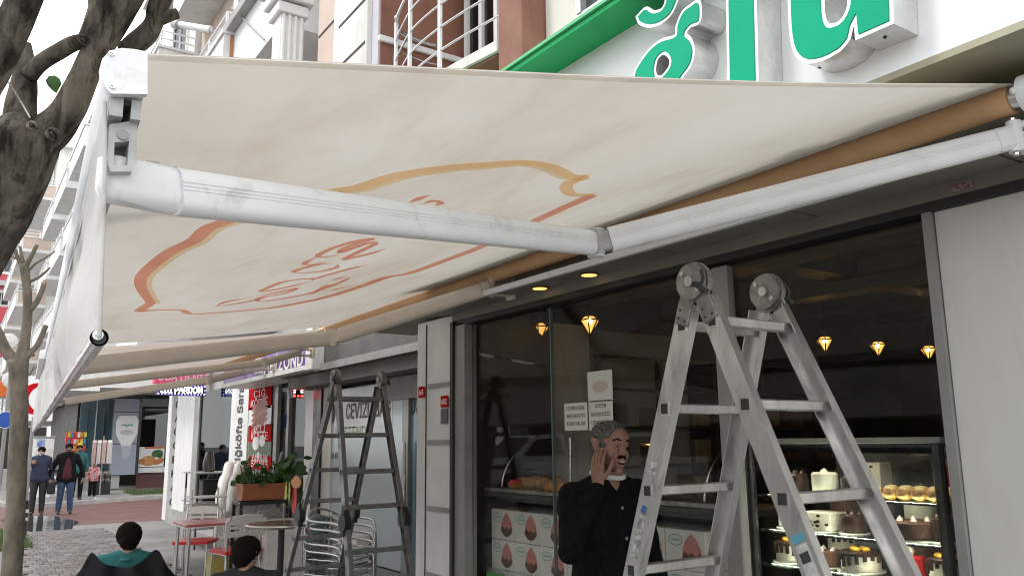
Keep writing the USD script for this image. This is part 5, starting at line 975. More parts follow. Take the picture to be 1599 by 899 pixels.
# opposite side, mirrored in the shop glass
OPP = Thing('opposite_house', 'low grey row of shops on the other side of the street', 'building', (14, 28, 0)); OPP.part('wall', bb(-20, 45, 24, 32, 0, 6.4), look('opposite_wall', (.24, .23, .21), (.19, .18, .165), scale=.5, rough=.8))
for i in range(14): OPP.part('window', bb(-18+i*4.5, -16+i*4.5, 23.95, 24, 3.9, 5.2), win_glass); OPP.part('shop_front', bb(-19.4+i*4.5, -15.6+i*4.5, 23.94, 23.99, .3, 2.7), inner_dark)
single('road', bb(-60, 200, 1.42, 18, -.1, -.018), asphalt, kind='structure')
single('opposite_pavement', bb(-60, 200, 18, 23.9, -.1, .1), concrete, kind='structure')
car_white = look('car_white', (.78, .78, .78), rough=.2, coat=.6)
def car(label, loc, rot, first=[None]):
    if first[0] is not None: return dup(first[0], label, 'pickup truck', loc, rot)
    T = first[0] = Thing('parked_pickup', label, 'pickup truck', loc, rot); P = lambda n, m, mt, **k: T.part(n, m, mt, local=True, **k)
    P('body', prism(Polygon([(-2.5, .45), (2.5, .45), (2.55, .8), (2.4, 1.05), (1.3, 1.12), (-2.5, 1.1)]).buffer(.04), (0, .9, 0), (1, 0, 0), (0, 0, 1), 1.8), car_white)
    P('cabin', prism(Polygon([(-.7, 1.14), (1.25, 1.14), (.6, 1.75), (-.5, 1.8)]).buffer(.03), (0, .78, 0), (1, 0, 0), (0, 0, 1), 1.56), car_white)
    P('side_window', prism(Polygon([(-.5, 1.2), (1.0, 1.2), (.5, 1.68), (-.4, 1.72)]), (0, .82, 0), (1, 0, 0), (0, 0, 1), 1.64), black_plastic); P('windscreen', bar((1.32, 0, 1.16), (.68, 0, 1.74), 1.36, .02), black_plastic)
    for x in (-1.55, 1.55):
        for s in (-1, 1): w = P('wheel', tube([(x, s*.72, .36), (x, s*.93, .36)], .36, 20), black_plastic, smooth=40); P('rim', tube([(x, s*.9, .36), (x, s*.94, .36)], .2, 14), steel, parent=w)
    for s in (-1, 1): P('headlight', box((2.5, s*.7, .85), (.12, .34, .16), .02), steel)
    return T
car('white pickup parked across the road, mirrored in the shop window', (21.5, 9.2, -.018), -90); car('second white pickup parked across the road beside the first', (17.6, 9.3, -.018), -90)

# ================================================================== TREES
def T3(pts): return [px(u, v, d=d) for u, v, d, *_ in pts], [w_/2*d/FPX for u, v, d, w_ in pts]
def limb(T, name, pts, mat, n=14, wob=.12, k=5, parent=None, base=None):
    P_, R_ = T3(pts)
    if base is not None: P_ = [base]+P_; R_ = [R_[0]*1.15]+R_
    q = smooth_path(np.column_stack([P_, R_]), k) if False else None
    A = np.column_stack([np.array(P_), np.array(R_)]); out = []
    Pd = np.vstack([2*A[0]-A[1], A, 2*A[-1]-A[-2]])
    for i in range(1, len(Pd)-2):
        for t in np.arange(k)/k: out.append(.5*(2*Pd[i]+(Pd[i+1]-Pd[i-1])*t+(2*Pd[i-1]-5*Pd[i]+4*Pd[i+1]-Pd[i+2])*t*t+(3*Pd[i]-Pd[i-1]-3*Pd[i+1]+Pd[i+2])*t**3))
    A2_ = np.array(out+[A[-1]]); return T.part(name, tube(A2_[:, :3], np.maximum(A2_[:, 3], .002), n, wob=wob, seed=len(name)), mat, parent=parent, smooth=True)
b0 = px(-200, 700, d=2.28); TR = Thing('street_tree', 'dark knotted street tree with thick bare limbs beside the awning corner', 'tree', (b0[0], b0[1], 0))
tr_ = limb(TR, 'trunk', [(-175, 640, 2.28, 108), (-115, 520, 2.28, 102), (-46, 400, 2.28, 98), (4, 310, 2.28, 98), (34, 240, 2.28, 100), (42, 205, 2.29, 84), (52, 188, 2.3, 40)], bark, 18, .14, base=np.array([b0[0], b0[1], 0]))
limb(TR, 'limb', [(50, 224, 2.29, 66), (78, 206, 2.3, 60), (103, 178, 2.31, 50), (124, 138, 2.33, 44), (140, 102, 2.35, 43), (164, 54, 2.37, 45), (198, -4, 2.4, 48), (226, -60, 2.44, 44), (250, -130, 2.5, 40)], bark, 16, .12, parent=tr_)
limb(TR, 'limb', [(28, 216, 2.29, 56), (33, 165, 2.31, 42), (38, 128, 2.33, 36), (41, 98, 2.34, 26), (43, 68, 2.35, 10)], bark, 14, .16, parent=tr_)
limb(TR, 'limb', [(44, 120, 2.32, 26), (62, 100, 2.32, 25), (90, 82, 2.33, 25), (116, 68, 2.34, 24), (138, 64, 2.35, 22)], bark, 14, .12, parent=tr_)
limb(TR, 'limb', [(132, 72, 2.34, 26), (144, 40, 2.34, 27), (156, 8, 2.35, 29), (168, -40, 2.36, 26), (176, -90, 2.36, 20)], bark, 12, .12, parent=tr_)
limb(TR, 'limb', [(186, 78, 2.44, 20), (206, 72, 2.45, 32), (226, 58, 2.46, 34), (240, 36, 2.46, 28), (246, 12, 2.46, 32), (262, -14, 2.47, 26), (285, -50, 2.48, 22)], bark, 14, .22, parent=tr_)
limb(TR, 'limb', [(236, 36, 2.46, 20), (262, 26, 2.46, 20), (277, 22, 2.46, 17)], bark, 10, .2, parent=tr_)
limb(TR, 'limb', [(150, 30, 2.33, 8), (142, 12, 2.33, 7), (141, -8, 2.33, 6)], bark, 8, .1, parent=tr_)
b1_ = limb(TR, 'limb', [(-80, 250, 2.0, 50), (-56, 196, 2.0, 50), (-30, 143, 2.0, 50), (2, 84, 2.0, 50), (22, 40, 2.0, 50), (40, -4, 2.0, 50), (60, -60, 2.0, 48)], bark, 16, .12, parent=tr_)
for (u, v, r) in ((16, 200, 9), (82, 210, 8), (9, 244, 8), (40, 242, 10), (50, 197, 6), (131, 63, 7)):
    c_ = px(u, v, d=2.235 if u < 60 else 2.25); c_ = c_ if u < 130 else px(u, v, d=2.315); dv = unit(CAM-c_); s1 = unit(np.cross(dv, _z)); s2 = np.cross(s1, dv); rr_ = r*2.25/FPX
    TR.part('knot', tube([c_+rr_*(math.cos(t)*s1+math.sin(t)*s2)-dv*.012*math.sin(t*2) for t in np.linspace(0, 6.283, 14)], rr_*.42, 8, wob=.3), bark_pale if u in (16, 9, 50) else bark, parent=tr_, smooth=True); TR.part('knot_hole', ball(c_-dv*.004, rr_*.72, 8), dark_slot, parent=tr_, smooth=True)
TR.part('tie_wire', tube(smooth_path([px(-4, 108, d=2.02), px(14, 130, d=2.15), px(32, 158, d=2.22), px(47, 184, d=2.21)]), .0022, 5), look('pale_wire', (.5, .48, .45), rough=.6))
c_ = px(83, 130, d=2.3); lf = [px(u, v, d=2.3) for u, v in ((71, 126), (76, 119), (86, 118), (94, 124), (96, 132), (88, 146), (80, 140), (74, 133))]
TR.part('leaf', (np.array([c_+(FW*-.006)]+lf), np.array([[0, i+1, (i+1) % 8+1] for i in range(8)])), leaf, smooth=True)
b0 = px(16, 899, d=7.5); T2 = Thing('pollarded_tree', 'slender pale barked pollarded tree with bare stubs at the kerb', 'tree', (b0[0], b0[1], 0))
t2 = limb(T2, 'trunk', [(16, 930, 7.5, 31), (18, 899, 7.5, 30), (24, 800, 7.5, 28), (28, 700, 7.5, 27), (30, 640, 7.5, 25), (29, 590, 7.5, 26), (29, 560, 7.5, 30)], bark_pale, 14, .10, base=np.array([b0[0], b0[1], 0]))
for pts in ([(26, 566, 7.5, 20), (10, 548, 7.5, 16), (-2, 522, 7.5, 15), (-14, 500, 7.5, 14)], [(33, 566, 7.5, 22), (39, 530, 7.5, 15), (43, 490, 7.5, 14), (42, 450, 7.5, 13), (39, 425, 7.5, 14), (36, 412, 7.5, 12)], [(36, 560, 7.5, 14), (50, 548, 7.5, 9), (60, 536, 7.5, 9), (72, 508, 7.5, 8)], [(45, 486, 7.5, 10), (58, 470, 7.5, 8), (66, 452, 7.5, 8), (69, 440, 7.5, 7)],
            [(37, 418, 7.5, 8), (28, 404, 7.5, 6), (24, 390, 7.5, 6)], [(38, 418, 7.5, 9), (49, 400, 7.5, 7), (58, 382, 7.5, 6)], [(40, 428, 7.5, 5), (55, 412, 7.5, 3.5), (72, 402, 7.5, 3), (86, 392, 7.5, 2)], [(46, 440, 7.5, 5), (62, 432, 7.5, 4), (78, 418, 7.5, 3)], [(36, 410, 7.5, 6), (33, 395, 7.5, 5), (31, 384, 7.5, 4)], [(24, 404, 7.5, 3), (14, 396, 7.5, 2)], [(40, 590, 7.5, 2.5), (48, 582, 7.5, 2), (53, 572, 7.5, 1.5)], [(48, 548, 7.5, 6), (52, 556, 7.5, 5)]):
    limb(T2, 'branch', pts, bark_pale, 10, .14, parent=t2)
c_ = px(69, 441, d=7.46); T2.part('cut_end', ball(c_, .024, 8, (1, .6, 1.4)), cut_wood, parent=t2, smooth=True)
# ================================================================== PEOPLE
def sph(p, r, n=12, s=None):
    m = Manifold.sphere(1.0, n); s = s or (1, 1, 1); return m.scale([r*s[0], r*s[1], r*s[2]]).translate([float(x) for x in p])
def bones(lst, n=12):
    ms = []
    for b in lst: ms.append(Manifold.batch_hull([sph(p, r, n, *(q[2:] if False else [])) for (p, r, *q) in b]) if len(b) > 1 else sph(b[0][0], b[0][1], n))
    return ms
def skin(ms, l=.02, it=8, subtract=None):
    m = Manifold.batch_boolean(ms, m3.OpType.Add) if len(ms) > 1 else ms[0]
    if subtract is not None: m = m-subtract
    m = m.refine_to_length(l); a = m.to_mesh(); t = trimesh.Trimesh(np.array(a.vert_properties[:, :3]), np.array(a.tri_verts), process=True)
    if it: trimesh.smoothing.filter_taubin(t, lamb=.5, nu=.53, iterations=it)
    return np.array(t.vertices), np.array(t.faces)
def rotz(a): c, s = math.cos(a), math.sin(a); return np.array([[c, -s, 0], [s, c, 0], [0, 0, 1]])
def roty(a): c, s = math.cos(a), math.sin(a); return np.array([[c, 0, s], [0, 1, 0], [-s, 0, c]])
def rotx(a): c, s = math.cos(a), math.sin(a); return np.array([[1, 0, 0], [0, c, -s], [0, s, c]])
def hand_bones(w, d, nrm, thumb, k=1.0, curl=.35, spread=.10):
    """wrist w, finger direction d, palm normal nrm (towards the palm side), thumb side direction"""
    w, d, nrm, th = np.array(w, float), unit(d), unit(nrm), unit(thumb); B = []
    pc = [w+d*.085*k+th*x*k for x in (.030, .010, -.010, -.029)]
    B.append([(w+th*.014*k, .016*k), (w-th*.014*k, .016*k)]+[(p, .0105*k) for p in pc])
    for p, L, x in zip(pc, (.072, .08, .074, .058), (1, .3, -.3, -1)):
        q = p; a = 0.0
        for s, f, r in ((0, .46, .0088), (1, .30, .0082), (2, .24, .0074)):
            a += curl*(.6 if s == 0 else 1); dd = unit((d+th*spread*x)*math.cos(a)+nrm*math.sin(a)); q2 = q+dd*L*f*k; B.append([(q, r*k), (q2, r*.93*k)]); q = q2
    q = w+d*.025*k+th*.026*k
    for L, r, dd in ((.042, .0115, unit(th*.75+d*.7+nrm*.25)), (.034, .0098, unit(th*.4+d*.95+nrm*.35)), (.026, .0085, unit(th*.1+d+nrm*.5))):
        q2 = q+dd*L*k; B.append([(q, r*k), (q2, r*.93*k)]); q = q2
    return B
skin_m = look('skin', (.30, .160, .115), (.22, .112, .08), scale=14, rough=.5, bump=.05)
skin_far = look('skin_far', (.42, .24, .17), (.36, .2, .14), scale=14, rough=.5)
hair_grey = look('hair_grey', (.16, .15, .14), (.03, .028, .026), scale=90, rough=.85, spec=.1, bump=.5, bscale=160)
hair_dark = look('hair_dark', (.013, .010, .008), (.006, .005, .004), scale=60, rough=.85, spec=.08, bump=.6, bscale=150)
def head_bones(c, R, k=1.0):
    """head of chin-to-crown .235 k around centre c (mid-head); R maps head axes (x forward, y left, z up)"""
    f = lambda x, y, z: np.array(c)+R@(np.array([x, y, z])*k); B = []
    B.append([(f(-.018, 0, .028), .087*k), (f(.012, 0, .034), .080*k)])
    B.append([(f(-.015, .022, .02), .062*k), (f(-.015, -.022, .02), .062*k), (f(.05, .028, .04), .034*k), (f(.05, -.028, .04), .034*k)])
    B.append([(f(.045, .034, -.018), .030*k), (f(.045, -.034, -.018), .030*k), (f(.058, 0, -.085), .026*k), (f(.0, .042, -.065), .024*k), (f(.0, -.042, -.065), .024*k), (f(-.01, .045, -.02), .03*k), (f(-.01, -.045, -.02), .03*k), (f(.066, .02, -.05), .024*k), (f(.066, -.02, -.05), .024*k)])
    B.append([(f(.078, 0, .012), .011*k), (f(.100, 0, -.022), .0125*k), (f(.088, .013, -.027), .009*k), (f(.088, -.013, -.027), .009*k)])
    B.append([(f(.077, .034, .028), .010*k), (f(.083, .012, .024), .011*k)]); B.append([(f(.077, -.034, .028), .010*k), (f(.083, -.012, .024), .011*k)])
    for s in (-1, 1): B.append([(f(-.012, s*.078, .018), .014*k), (f(-.022, s*.086, .022), .011*k), (f(-.004, s*.078, -.022), .010*k)])
    return B, f
def person(name_label, loc, rot, J, group=None, h=1.0):
    T = Thing('person', name_label, 'person', loc, rot, group); return T
def torso(J, k, r=0.0):
    """bones of the trunk from joints"""
    pl, pr = J['hipL'], J['hipR']; cL, cR = J['shL'], J['shR']; c = (cL+cR)/2; p = (pl+pr)/2; w = (c+p)/2
    sd_ = unit(cL-cR); B = [[(pl, .105*k+r), (pr, .105*k+r), (w+sd_*.05*k, .10*k+r), (w-sd_*.05*k, .10*k+r)], [(w+sd_*.05*k, .10*k+r), (w-sd_*.05*k, .10*k+r), (c+sd_*.10*k-[0, 0, .10*k], .085*k+r), (c-sd_*.10*k-[0, 0, .10*k], .085*k+r)],
                            [(c+sd_*.10*k-[0, 0, .10*k], .085*k+r), (c-sd_*.10*k-[0, 0, .10*k], .085*k+r), (cL-[0, 0, .012*k], .048*k+r), (cR-[0, 0, .012*k], .048*k+r), (c+[0, 0, .055*k], .045*k+r)]]
    return B
def arm_b(J, s, k, r=0.0, end=1.0):
    a, b, c = J['sh'+s], J['el'+s], J['wr'+s]; c = b+(c-b)*end
    return [[(a, .050*k+r), (b, .040*k+r)], [(b, .040*k+r), (c, .030*k+r)]]
def leg_b(J, s, k, r=0.0, end=1.0):
    a, b, c = J['hip'+s], J['kn'+s], J['an'+s]; c = b+(c-b)*end
    return [[(a, .090*k+r), (b, .056*k+r)], [(b, .056*k+r), (b+(c-b)*.35, .055*k+r), (c, .040*k+r)]]
def shoe_b(J, s, k):
    a = J['an'+s]; d = J['toe'+s]-a; d = np.array([d[0], d[1], 0.]); return [[(np.array([a[0], a[1], .045*k])-unit(d)*.05*k, .042*k), (np.array([a[0], a[1], .04*k])+unit(d)*.10*k, .038*k), (np.array([a[0], a[1], .035*k])+unit(d)*.17*k, .030*k), (a+[0, 0, -.02*k], .045*k)]]
def stand(k=1.0, **kw):
    J = dict(hipL=(0, .09, .93), hipR=(0, -.09, .93), knL=(.015, .105, .50), knR=(.015, -.105, .50), anL=(-.02, .11, .085), anR=(-.02, -.11, .085), toeL=(.2, .14, .03), toeR=(.2, -.14, .03),
             shL=(0, .185, 1.42), shR=(0, -.185, 1.42), elL=(-.03, .25, 1.14), elR=(-.03, -.25, 1.14), wrL=(.05, .27, .90), wrR=(.05, -.27, .90), neck=(.0, 0, 1.48), head=(.025, 0, 1.625))
    J.update(kw); return {a: np.array(b, float)*k for a, b in J.items()}
def full_body(T, J, k, R, hands, l=.03, head_k=None, mat=None, it=6):
    hb, f = head_bones(J['head'], R, head_k or k); B = torso(J, k, -.02)
    for s in 'LR':
        B += arm_b(J, s, k, -.006)+leg_b(J, s, k, -.01); B.append([(J['an'+s], .035*k), (np.array([J['an'+s][0], J['an'+s][1], .04*k])+unit((J['toe'+s]-J['an'+s])*[1, 1, 0])*.13*k, .025*k)])
    B.append([((J['shL']+J['shR'])/2+[0, 0, -.02*k], .065*k), (J['neck'], .058*k), (J['head']+R@np.array([-.02, 0, -.05])*k, .055*k)])
    for s in 'LR': B += hand_bones(J['wr'+s], *hands[s][:3], k=k, curl=hands[s][3] if len(hands[s]) > 3 else .35)
    T.part('body', skin(bones(B+hb, 10), l, it), mat or skin_far, local=True, smooth=True); return f
HD = lambda s, fx=.1: ((fx, 0, -1), (0, -1 if s == 'L' else 1, 0), (1, 0, 0))     # hanging hand
def unit_rows(a): return a/(np.linalg.norm(a, axis=1)[:, None]+1e-9)
def hair_cap(T, f, k, mat, z0=.02, back=-.10, r=.094, l=.014, brim=None, name='hair', sub=(.10, 0, -.035, .085), extra=()):
    cap = Manifold.batch_hull([sph(f(-.02, 0, .030), r*k, 18), sph(f(.010, 0, .038), (r-.006)*k, 18)])
    if extra: cap = Manifold.batch_boolean([cap]+[Manifold.batch_hull([sph(f(*p), rr*k, 12) for p, rr in e_]) for e_ in extra], m3.OpType.Add)
    cut = Manifold.batch_boolean([sph(f(*sub[:3]), sub[3]*k, 16), Manifold.batch_hull([sph(f(.09, .06, -.03), .05*k, 10), sph(f(.09, -.06, -.03), .05*k, 10), sph(f(.05, .05, -.14), .08*k, 10), sph(f(.05, -.05, -.14), .08*k, 10), sph(f(-.03, 0, -.16), .085*k, 10)])], m3.OpType.Add)
    v, fc = skin([cap], l, 4, cut); v = v+(meshkit.fbm(v*np.array([60, 60, 45]), 3)[:, None]-.5)*.012*k*unit_rows(v-f(0, 0, .02)); T.part(name, (v, fc), mat, local=True, smooth=True)

# ---- the man in the dark coat by the window
def near_man():
    T = Thing('person', 'man in a dark buttoned coat standing behind the near ladder, hand raised to his cheek', 'person', (2.995, -2.537, 0), 184); k = 1.0
    R = rotz(math.radians(0))@rotx(math.radians(-6))@roty(math.radians(4))
    head = np.array([.03, 0, 1.572])
    J = stand(1.0, head=head, neck=(0, 0, 1.42), shL=(0, .20, 1.355), shR=(.0, -.20, 1.355), elR=(.08, -.30, 1.14), wrR=(.075, -.122, 1.40), elL=(-.02, .28, 1.08), wrL=(.09, .27, .85))
    hb, f = head_bones(head, R, 1.0); B = torso(J, k, -.02)
    for s in 'LR': B += arm_b(J, s, k, -.006)+leg_b(J, s, k, -.01)
    B.append([((J['shL']+J['shR'])/2+[0, 0, -.02], .07), (J['neck'], .062), (f(-.02, 0, -.05), .060)])
    hd_ = unit(f(.012, -.098, .03)-J['wrR']); B += hand_bones(J['wrR'], hd_, unit((-.1, 1, .0)), unit((.95, .1, .2)), 1.0, .26, .05)
    B += hand_bones(J['wrL'], (.15, 0, -1), (0, -1, 0), (1, 0, 0), 1.0, .4)
    lips = [[(f(.088, .020, -.058), .007), (f(.094, 0, -.052), .008), (f(.088, -.020, -.058), .007)], [(f(.084, .016, -.078), .007), (f(.090, 0, -.083), .009), (f(.084, -.016, -.078), .007)], [(f(.055, .045, -.03), .024), (f(.06, .03, -.02), .022)], [(f(.055, -.045, -.03), .024), (f(.06, -.03, -.02), .022)], [(f(.07, 0, -.105), .02), (f(.04, 0, -.11), .03)]]
    body = skin(bones(B+hb+lips, 14), .008, 6); T.part('body', body, skin_m, local=True, smooth=True)
    hair_cap(T, f, 1.0, hair_grey, l=.007, r=.0878, sub=(.118, 0, .0, .100))
    T.part('stubble', skin([Manifold.batch_hull([sph(f(.061, 0, -.1), .024, 10), sph(f(.04, .045, -.075), .022, 10), sph(f(.04, -.045, -.075), .022, 10), sph(f(.02, 0, -.1), .03, 10)])], .01, 3), look('stubble', (.15, .085, .06), (.085, .05, .04), scale=110, rough=.8, spec=.2), local=True, smooth=True)
    T.part('moustache', skin([Manifold.batch_hull([sph(f(.089, .012, -.041), .009, 10), sph(f(.078, .033, -.053), .006, 10)]), Manifold.batch_hull([sph(f(.089, -.012, -.041), .009, 10), sph(f(.078, -.033, -.053), .006, 10)]), Manifold.batch_hull([sph(f(.090, .012, -.041), .008, 10), sph(f(.090, -.012, -.041), .008, 10)])], .006, 3), hair_dark, local=True, smooth=True)
    v, fc = ball((0, 0, 0), 1, 12, (.010, .022, .010)); T.part('mouth', (f(.0885, 0, -.068)+(R@v.T).T, fc), look('mouth_dark', (.06, .015, .012), rough=.4), local=True, smooth=True)
    v, fc = ball((0, 0, 0), 1, 12, (.007, .017, .0045)); T.part('teeth', (f(.093, 0, -.062)+(R@v.T).T, fc), look('teeth', (.62, .58, .5), rough=.3), local=True, smooth=True)
    for s in (-1, 1):
        e_ = T.part('eye', ball(f(.076, s*.031, .006), .0095, 12, (1, 1, .5)), look('eye_white', (.30, .26, .23), rough=.3), local=True, smooth=True); T.part('iris', ball(f(.084, s*.031, .007), .0052, 8, (.6, 1, 1)), hair_dark, parent=e_, local=True)
        T.part('eyelid', skin([Manifold.batch_hull([sph(f(.079, s*.020, .016), .0065, 8), sph(f(.076, s*.042, .013), .006, 8), sph(f(.0845, s*.031, .0135), .0065, 8)])], .006, 2), skin_m, local=True, smooth=True)
        T.part('eyebrow', skin([Manifold.batch_hull([sph(f(.085, s*.014, .029), .0065, 8), sph(f(.083, s*.034, .036), .006, 8)]), Manifold.batch_hull([sph(f(.083, s*.034, .036), .006, 8), sph(f(.071, s*.050, .030), .004, 8)])], .006, 2), hair_dark, local=True, smooth=True)
    coat = look('coat_black', (.010, .010, .011), (.006, .006, .007), scale=30, rough=.9, spec=.08, bump=.25, bscale=120)
    C_ = torso(J, 1.0, .018)+arm_b(J, 'R', 1.0, .018, .88)+arm_b(J, 'L', 1.0, .018, .95)
    C_.append([(J['hipL']+[0, .01, 0], .125), (J['hipR']-[0, .01, 0], .125), (J['hipL']+[0, .03, -.32], .13), (J['hipR']+[0, -.03, -.32], .13)])
    ct = skin(bones(C_, 14), .018, 6); v = ct[0]; v = v+(meshkit.fbm(v*[9, 9, 5], 3)[:, None]-.5)*.022*np.array([1, 1, .3]); cp_ = T.part('coat', (v, ct[1]), coat, local=True, smooth=True)
    T.part('coat_collar', tube([(.075*math.cos(t)-.0, .088*math.sin(t), 1.417+.012*math.cos(t)) for t in np.linspace(.75, 5.53, 20)], .021, 8), coat, parent=cp_, local=True, smooth=True)
    T.part('shirt_collar', cat([tube([(.074*math.cos(t)+.012, .074*math.sin(t), 1.446-.014*math.cos(t)) for t in np.linspace(-2.2, 2.2, 24)], .0125, 8)]), look('shirt_white', (.72, .72, .72), rough=.7), local=True, smooth=True)
    for z in (1.30, 1.17, 1.03, .92): 
        x = v[(abs(v[:, 1]) < .03) & (abs(v[:, 2]-z) < .03), 0].max(); T.part('button', ball((x, 0, z), .0085, 8, (.5, 1, 1)), look('button', (.3, .3, .3), rough=.25), parent=cp_, local=True)
    trs = look('trousers_dark', (.02, .02, .022), rough=.8); T.part('trousers', skin(bones([b for s in 'LR' for b in leg_b(J, s, 1.0, .016)], 12), .03, 4), trs, local=True, smooth=True)
    for s in 'LR': T.part('shoe', skin(bones(shoe_b(J, s, 1.0), 10), .02, 3), black_plastic, local=True, smooth=True)
near_man()

def clothed(label, loc, rot, k, J, R, hands, top, bottom, shoes, hair=hair_dark, top_r=.022, sleeve=1.0, jacket=None, mask=None, l=.028, eyes=True, capz=None):
    T = Thing('person', label, 'person', loc, rot); f = full_body(T, J, k, R, hands, l)
    if hair is not None: hair_cap(T, f, k, hair, l=.016)
    C_ = torso(J, k, top_r)
    for s in 'LR': C_ += arm_b(J, s, k, .015, sleeve)
    ct = skin(bones(C_, 10), .03, 5); v = ct[0]+(meshkit.fbm(ct[0]*8/k, 2)[:, None]-.5)*.02*k; tp = T.part('top', (v, ct[1]), top, local=True, smooth=True)
    T.part('trousers', skin(bones([b for s in 'LR' for b in leg_b(J, s, k, .022*k, 1.0)]+[[(J['hipL'], .118*k), (J['hipR'], .118*k)]], 10), .03, 4), bottom, local=True, smooth=True)
    for s in 'LR': T.part('shoe', skin(bones(shoe_b(J, s, k), 8), .03, 3), shoes, local=True, smooth=True)
    if jacket is not None:
        C_ = torso(J, k, .042*k); C_.append([(J['hipL']+[0, 0, -.05], .15*k), (J['hipR']+[0, 0, -.05], .15*k)])
        for s in 'LR': C_ += arm_b(J, s, k, .026*k, .93)
        opening = Manifold.batch_hull([sph((.20*k, .10*k, 1.44*k), .07*k, 8), sph((.20*k, -.10*k, 1.44*k), .07*k, 8), sph((.20*k, .10*k, .75*k), .085*k, 8), sph((.20*k, -.10*k, .75*k), .085*k, 8), sph((.12*k, 0, 1.5*k), .03*k, 8), sph((.12*k, 0, .75*k), .03*k, 8)])
        T.part('jacket', skin(bones(C_, 10), .03, 5, opening), jacket, local=True, smooth=True)
    if mask is not None: T.part('face_mask', skin([Manifold.batch_hull([sph(f(.085, 0, -.03), .022*k, 8), sph(f(.045, .045, -.03), .028*k, 8), sph(f(.045, -.045, -.03), .028*k, 8), sph(f(.06, 0, -.095), .026*k, 8)])], .02, 3), mask, local=True, smooth=True)
    if eyes:
        for s in (-1, 1): T.part('eye', ball(f(.082, s*.031, .006), .009*k, 8), hair_dark, local=True); T.part('eyebrow', bar(f(.089, s*.014, .03), f(.08, s*.046, .032), .008*k, .007*k), hair_dark, local=True)
    return T, f
maskw = look('mask_white', (.72, .73, .74), rough=.7); maskb = look('mask_black', (.015, .015, .016), rough=.7)
navy = look('navy_knit', (.035, .045, .09), (.025, .03, .065), scale=40, rough=.85, bump=.2); maroon = look('maroon_knit', (.10, .018, .028), (.075, .012, .02), scale=40, rough=.85); blackc = look('black_cloth', (.014, .014, .016), (.009, .009, .01), scale=20, rough=.9, spec=.1); jeans = look('jeans_blue', (.05, .09, .17), (.03, .055, .11), scale=9, rough=.85); tealj = look('teal_jacket', (.02, .12, .12), (.015, .09, .09), scale=10, rough=.7)
charc = look('charcoal_trousers', (.03, .03, .032), rough=.8)
qa, qb = px(56, 803, z=0), px(99, 801, z=0)
k = .93
J = stand(k, shR=(0, -.2, 1.41), elR=(-.02, -.46, 1.27), wrR=(.14, -.22, 1.33), elL=(-.02, .27, 1.14), wrL=(.03, .3, .9), hipL=(0, .1, .93))
clothed('man in a navy sweater and white mask by the kerb, one arm raised', (qa[0], qa[1], -.012), 172, k, J, rotz(-.25)@roty(.1), dict(L=HD('L'), R=((.4, .9, .1), (-1, .3, 0), (.1, .2, 1), .7)), navy, charc, black_plastic, mask=maskw, top_r=.04)
k = .97
J = stand(k, elL=(-.03, .33, 1.15), wrL=(.02, .37, .9), elR=(-.03, -.33, 1.15), wrR=(.02, -.38, .9), anL=(-.02, .14, .085), anR=(-.02, -.13, .085))
clothed('man in maroon sweater, black jacket and jeans with a black mask', (qb[0], qb[1], -.012), 178, k, J, roty(.08), dict(L=HD('L'), R=HD('R')), maroon, jeans, black_plastic, jacket=blackc, mask=maskb)
qc = px(128, 781, z=.09); k = .9
T, f = clothed('person in a teal jacket and yellow hat behind the child', (qc[0]+.6, qc[1]+.1, .085), 180, k, stand(k), roty(.05), dict(L=HD('L'), R=HD('R')), tealj, blackc, black_plastic, hair=hair_dark, mask=maskb)
T.part('hat', skin([Manifold.batch_hull([sph(f(-.015, 0, .05), .095*k, 10), sph(f(-.015, 0, .09), .085*k, 10)])], .03, 3, Manifold.cube([1, 1, 1], True).translate([float(x) for x in f(0, 0, -.46)])), look('hat_yellow', (.5, .4, .03), rough=.8), local=True, smooth=True)
qd = px(136, 777, z=.09); k = .60
hood = look('child_coat', (.62, .42, .42), (.5, .07, .09), scale=14, rough=.8, lo=.48, hi=.56)
J = stand(k, head=(.03, 0, 1.60), elL=(.05, .26, 1.18), wrL=(.17, .16, 1.1), elR=(.02, -.27, 1.15), wrR=(.12, -.26, .98))
T, f = clothed('small child in a white and pink patterned coat and hood', (qd[0], qd[1]-.12, .085), 175, k, J, roty(.08), dict(L=((.8, -.5, 0), (0, -.3, -1), (0, 0, 1)), R=HD('R')), hood, blackc, look('child_shoe', (.5, .5, .5), rough=.6), hair=None, top_r=.03, l=.02)
hair_cap(T, f, k*1.12, look('child_hood', (.66, .62, .6), rough=.9), l=.02, name='hood', r=.098, extra=([((-.03, 0, -.09), .07), ((-.03, 0, 0), .09)],))
q = px(148, 744, x=qd[0]); TB = Thing('red_bag', 'small red bag beside the child in the patterned coat', 'bag', q); TB.part('body', box(q, (.12, .2, .26), .04), look('bag_red', (.28, .03, .025), rough=.6)); TB.part('handle', tube([q+[0, .07, .12], q+[0, .05, .22], q+[0, -.05, .22], q+[0, -.07, .12]], .012, 6), black_plastic)
q2_ = px(93, 755, x=qb[0]); TB = Thing('black_bag', 'dark bag hanging from the hand of the man in jeans', 'bag', q2_); qq = np.array([qb[0]-.05, qb[1]+.32, .62]); TB.part('body', box(qq, (.1, .18, .3), .03), black_plastic); TB.part('handle', tube([qq+[0, .06, .14], qq+[0, .04, .24], qq+[0, -.04, .24], qq+[0, -.06, .14]], .01, 6), black_plastic)

